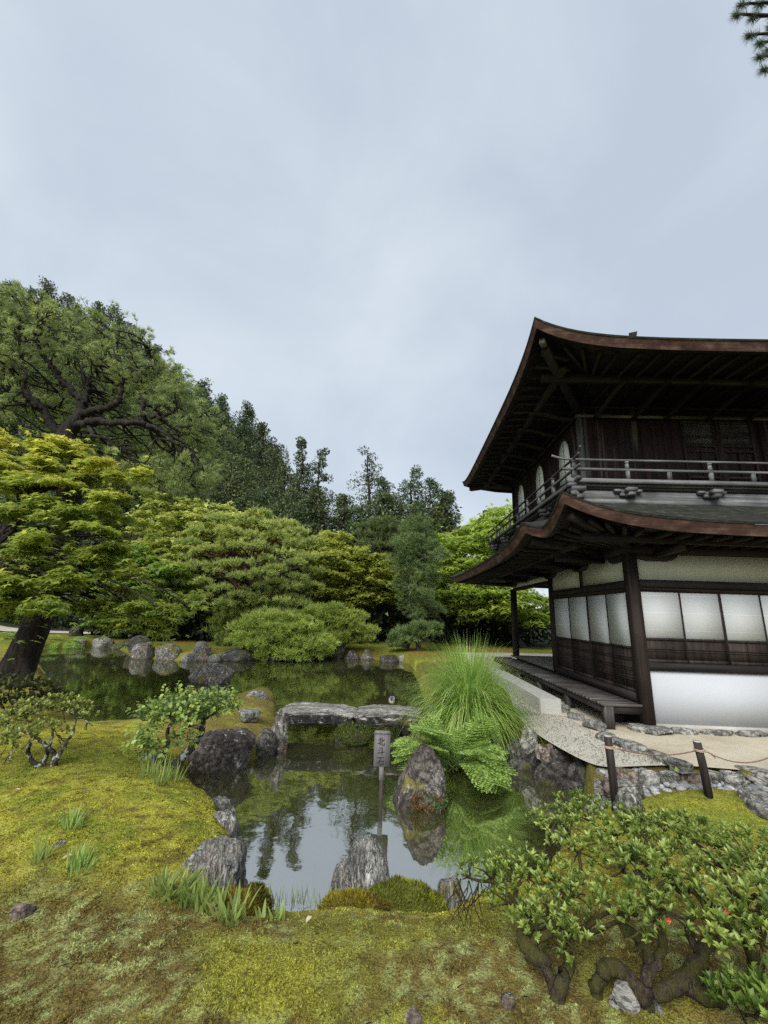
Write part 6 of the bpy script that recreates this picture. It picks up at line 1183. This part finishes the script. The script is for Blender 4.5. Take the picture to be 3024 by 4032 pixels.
# silver grass
r = RNG(930); gb = at(1015, 1555, z=-.02); gr = empty('silver_grass', gb, 'big fountain of fresh green silver grass at the right end of the bridge', 'ornamental grass'); n = 3400
a = r.uniform(0, 6.283, n); rr = .20 * np.sqrt(r.uniform(0, 1, n)); root = gb + np.c_[rr * np.cos(a), rr * np.sin(a), r.uniform(-.15, .05, n)]; tl = np.abs(r.normal(0, .60, n)) + .05
d = np.c_[np.sin(tl) * np.cos(a + r.normal(0, .3, n)), np.sin(tl) * np.sin(a + r.normal(0, .3, n)), np.cos(tl)]
ribbons('blades', root, nrm(d), r.uniform(.8, 1.5, n), r.uniform(.008, .015, n), .10 + .24 * r.uniform(0, 1, n) ** 1.5 + .10 * tl, 'grass', gr, r, 10)
n2 = 170; ix = r.integers(0, n, n2); ribbons('dry_blades', root[ix], nrm(d[ix] + r.normal(0, .35, (n2, 3)) - [0, 0, .25]), r.uniform(.5, 1.2, n2), r.uniform(.006, .012, n2), r.uniform(.25, .6, n2), 'straw', gr, r, 8)
# thin dark sedge spilling right
r = RNG(931); gb2 = at(1085, 1545, z=-.05); g2 = empty('sedge', gb2, 'thin dark drooping sedge spilling right from under the silver grass', 'sedge'); n = 160; a = r.uniform(-1.2, 1.2, n); d = np.c_[np.cos(a) * .8, -np.abs(np.sin(a)) * .5, np.full(n, .75)]
ribbons('blades', gb2 + r.normal(0, .06, (n, 3)) * [1, 1, .3], nrm(d + r.normal(0, .2, (n, 3))), r.uniform(.45, .95, n), r.uniform(.004, .007, n), r.uniform(.18, .36, n), 'bush', g2, r, 7)
# royal fern
def frond(base, d0, L, r, m, tipdrop=.12, npin=11):
    t = np.linspace(0, 1, 14); p = np.array(base, float); d = nrm(np.array(d0, float)); pts = [p]
    for k in range(13): p = p + d * L / 13; d = nrm(d + [0, 0, -tipdrop]); pts.append(p)
    pts = np.array(pts); m.tube(pts, np.linspace(.006, .002, 14), 4); P, D, U, S = [], [], [], []
    side = nrm(np.cross(nrm(pts[-1] - pts[0]), [0, 0, 1.0]))
    for i in range(npin):
        f = .28 + .72 * (i + .5) / npin; q = np.array([np.interp(f, t, pts[:, j]) for j in range(3)]); ax = nrm(np.array([np.interp(min(f + .05, 1), t, pts[:, j]) for j in range(3)]) - q + 1e-6); ln = L * .36 * math.sin(math.pi * (.16 + .80 * (1 - (f - .28) / .72) ** .8)) * .95
        for s in (1, -1):
            pd = nrm(side * s * .85 + ax * .5 + [0, 0, -.05]); k = 7
            for j in range(k):
                g = (j + .6) / k
                for s2 in (1, -1):
                    P.append(q + pd * ln * g); D.append(nrm(pd * .45 + np.cross([0, 0, 1.0], pd) * s2 * .9)); U.append([0, 0, 1.0]); S.append(ln * .21 * (1 - .5 * g) + .006)
            P.append(q + pd * ln); D.append(pd); U.append([0, 0, 1.0]); S.append(ln * .16)
    return P, D, U, S
def fern(name, label, base, fr, seed, group=None, sc=1.0):
    r = RNG(seed); e = empty(name, base, label, 'fern', group); m = MB(); A = [[], [], [], []]
    for a, el, L, dr in fr:
        q = frond(base + r.normal(0, .03, 3), (math.cos(a) * math.cos(el), math.sin(a) * math.cos(el), math.sin(el)), L * sc, r, m, dr); [x.extend(y) for x, y in zip(A, q)]
    m.build('stalks', LF['fern'], e); P, D, U, S = [np.array(x) for x in A]
    leaves('fronds', P, D, nrm(U + r.normal(0, .25, U.shape)), S, T_LEAF, LF['fern'], np.clip(r.uniform(0, 1, len(P)) + .2 * (P[:, 2] - base[2]), 0, 1), e, .85); return e
r = RNG(940); fb_ = at(985, 1672, z=-.30) + np.array([0, .25, 0]); fr = []
for i in range(30):
    a = r.uniform(0, 6.283); fr.append((a, r.uniform(.5, 1.2), r.uniform(.55, .82), r.uniform(.06, .11)))
for a in (-.15, -.35, -.55, -.8, .1, .3, 3.0, 3.3, 2.8, 3.5, -.05, -.5, -1.0): fr.append((a, r.uniform(.4, .75), r.uniform(.6, .8), .085))
fern('royal_fern', 'lush light green royal fern behind the plum-dark standing stone', fb_, fr, 941)
for k, (px, py, z, sc, lb) in enumerate(((370, 1415, -.3, .8, 'small bright fern between the reddish and speckled far rocks'), (412, 1412, -.3, .95, 'small bright fern hanging over the low pale far rock'), (215, 1378, -.25, 1.3, 'fern behind the smooth whitish far stone'), (262, 1385, -.25, 1.5, 'broad fern at the far waterline left of the reddish rock'), (140, 1390, -.25, 1.4, 'fern between the pinkish flat stone and the grey stone'), (20, 1385, -.2, 1.7, 'fern at the far left edge left of the leaning trunk'), (60, 1395, -.3, 1.2, 'fern just left of the pinkish flat stone'), (995, 1425, -.25, 1.2, 'pale low fern left of the silver grass on the far shore'))):
    rq = RNG(950 + k); fern('fern', lb, at(px, py, z=z), [(rq.uniform(0, 6.28), rq.uniform(.3, 1.0), rq.uniform(.45, .7), .11) for _ in range(11)], 960 + k, 'ferns on the far shore', sc)
# plantain-like herb clumps and grass tufts in the moss
def herb(name, label, spots_, seed, n, L, w, group, droop=.10, tlo=.1, thi=.7, spread=.05, cat='grass tuft', matk='herb'):
    r = RNG(seed); base = spots_[0]; e = empty(name, base, label, cat, group); R_, D_, L_ = [], [], []
    for s in spots_:
        a = r.uniform(0, 6.283, n); q = spread * np.sqrt(r.uniform(0, 1, n)); R_.append(s + np.c_[q * np.cos(a), q * np.sin(a), np.full(n, -.01)]); tl = r.uniform(tlo, thi, n); a2 = a + r.normal(0, .4, n); D_.append(np.c_[np.sin(tl) * np.cos(a2), np.sin(tl) * np.sin(a2), np.cos(tl)]); L_.append(L * r.uniform(.55, 1.15, n))
    R_, D_, L_ = np.concatenate(R_), np.concatenate(D_), np.concatenate(L_); ribbons('blades', R_, nrm(D_), L_, np.full(len(R_), w) * r.uniform(.7, 1.2, len(R_)), np.full(len(R_), droop), matk, e, r, 5)
HG = 'grass and herb tufts in the moss'
def gp(px, py):
    p = at(px, py, z=.0)
    for _ in range(4): p = at(px, py, z=gz_at(p[0], p[1]))
    return p
herb('plantain', 'dense clump of upright light green plantain leaves below the plum-sided rock', [gp(a, b) for a, b in ((345, 1920), (370, 1930), (395, 1925), (420, 1945), (440, 1950), (405, 1955), (460, 1970), (380, 1945), (430, 1965), (485, 1985), (350, 1940), (500, 1995), (515, 1975))], 970, 12, .15, .023, HG, .17, .1, .75, .05, 'plantain')
herb('grass_tuft', 'grass tuft high on the left moss', [gp(155, 1788), (gp(150, 1780)), gp(163, 1784)], 971, 22, .14, .009, HG, .1, .1, .8); herb('grass_tuft', 'blue green grass tuft left of the pale leaf on the left moss', [gp(92, 1850), gp(85, 1855)], 972, 22, .13, .009, HG, .1, .1, .8); herb('grass_tuft', 'grass tuft right of the pale leaf on the left moss', [gp(168, 1868), gp(158, 1872), gp(178, 1866), gp(172, 1885)], 973, 20, .13, .010, HG, .1, .1, .85)
herb('grass_tuft', 'fine grass at the front pond edge left of the peaked pale rock', [gp(a, 1955 + .12 * (a - 600) * -.1) for a in range(575, 720, 14)], 974, 7, .12, .005, HG, .07, .05, .6, .05); herb('grass_tuft', 'thin grass and small ferns on the bank under the leafy little tree', [gp(a, b) for a, b in ((330, 1672), (350, 1680), (365, 1690), (318, 1678), (378, 1688), (342, 1695))], 975, 24, .20, .008, HG, .13, .1, .9, .06); herb('grass_tuft', 'broad-leaved tuft beside the mossy rock at the pond corner', [gp(565, 1985), gp(590, 1988), gp(608, 1982)], 976, 8, .09, .02, HG, .1, .3, 1.0, .03)
herb('grass_tuft', 'little tuft in front of the peaked pale rock', [gp(735, 1945), gp(778, 1935), gp(760, 1950)], 977, 8, .10, .013, HG, .08, .1, .6, .03)
herb('grass_tuft', 'small fresh weed on the dry stream edging', [gp(1352, 1668), gp(1460, 1665)], 978, 6, .10, .014, HG, .1, .2, .9, .02)
# springy moss cushion beside the peaked pale rock, with its own thicker sprigs
def cushion(px, py, rx, ry, rz, seed, label, col, name='moss_cushion'):
    c = gp(px, py) + (0, .05, -.05); r = RNG(seed); V, F = ICO[5]; V = V * (1 + .28 * fbm(V * 3 + seed, 3, seed))[:, None] * [rx, ry, rz]; V[:, 2] = np.maximum(V[:, 2], -.1); e = empty(name, c, label, 'moss cushion', 'moss cushions')
    fmesh('cushion', V + c, F, GROUND, e, True, colors=np.tile(np.array(col) * .7, (len(V), 1))); n = int(46000 * rx * (ry + rz)); u = usphere(r, n); u[:, 2] = np.abs(u[:, 2]); p = u * (1 + .28 * fbm(u * 3 + seed, 3, seed))[:, None] * [rx, ry, rz] + c; d = nrm(u + [0, 0, .5] + r.normal(0, .45, (n, 3))); v, f = scatter(p, d, r.normal(0, 1, (n, 3)), r.uniform(.014, .03, n), T_BLADE, .45); cc = np.array(col) * (r.uniform(.45, 1.5, n) * (1 + .5 * fbm(p * 9, 2, 3)))[:, None] + np.array([.10, .09, .0]) * (fbm(p * 6, 2, 8) > .15)[:, None]
    o = fmesh('sprigs', v, f, MOSS, e, colors=np.clip(np.repeat(cc, 3, 0), 0, .6)); o['kind'] = 'stuff'
cushion(860, 1945, .31, .16, .11, 980, 'dark green springy moss cushion right of the peaked pale rock', (.13, .145, .02)); cushion(765, 1958, .22, .10, .08, 981, 'brownish moss cushion at the foot of the peaked pale rock', (.13, .10, .016)); cushion(508, 1965, .14, .12, .10, 982, 'yellow moss cushion at the foot of the plum-sided rock', (.24, .18, .02)); cushion(545, 1965, .09, .09, .14, 983, 'olive moss hump in the pond corner', (.11, .105, .016))
# liverwort apron on the standing stone
r = RNG(985); c = at(915, 1735, z=-.38); n = 1700; u = usphere(r, n); u[:, 1] = -np.abs(u[:, 1]); p = c + u * [.24, .20, .15] + np.array([.03, .14, 0]); k = p[:, 2] > WATER + .01; p, u = p[k], u[k]
e = empty('moss_patch', c, 'green and rusty moss apron at the waterline of the standing stone', 'moss'); v, f = scatter(p, nrm(u + r.normal(0, .5, u.shape)), r.normal(0, 1, u.shape), r.uniform(.015, .03, len(p)), T_LEAF, .8); cc = np.where((vnoise(p * 7, 3) > .15)[:, None], np.array([.16, .09, .02]), np.array([.08, .12, .035])) * r.uniform(.5, 1.5, len(p))[:, None]
fmesh('sprigs', v, f, MOSS, e, colors=np.repeat(cc, 4, 0))
# same on the pier stone
c = at(762, 1590, z=-.28); n = 1600; u = usphere(r, n); u[:, 1] = -np.abs(u[:, 1]); p = c + u * [.30, .26, .16] + np.array([0, .18, 0]); k = p[:, 2] > WATER + .01; p, u = p[k], u[k]; e = empty('moss_patch', c, 'green moss skirt round the stone carrying the middle of the bridge', 'moss'); v, f = scatter(p, nrm(u + [0, 0, .3] + r.normal(0, .5, u.shape)), r.normal(0, 1, u.shape), r.uniform(.02, .04, len(p)), T_LEAF, .7); fmesh('sprigs', v, f, MOSS, e, colors=np.repeat(np.array([.065, .085, .02]) * r.uniform(.4, 1.6, len(p))[:, None], 4, 0))
# fallen pale leaf and brown leaves on the moss
r = RNG(990); PALE_LEAF = m_plain('pale_dead_leaf', (.45, .36, .25))
for k, (px, py, s, rz, lb) in enumerate(((130, 1864, .07, .8, 'long pale fallen leaf between two grass tufts'), (28, 1712, .05, .2, 'whitish fallen leaf at the far left of the moss'), (660, 2003, .06, 1.2, 'pale fallen leaf below the plantain clump'))):
    p = gp(px, py) + (0, 0, .02); leaf = leaves('fallen_leaf', p[None], np.array([[math.cos(rz), math.sin(rz), .1]]), np.array([[0, 0, 1.0]]), s, T_LEAF6, PALE_LEAF, .5, None, .5); tag(leaf, lb, 'fallen leaf', 'fallen leaves')
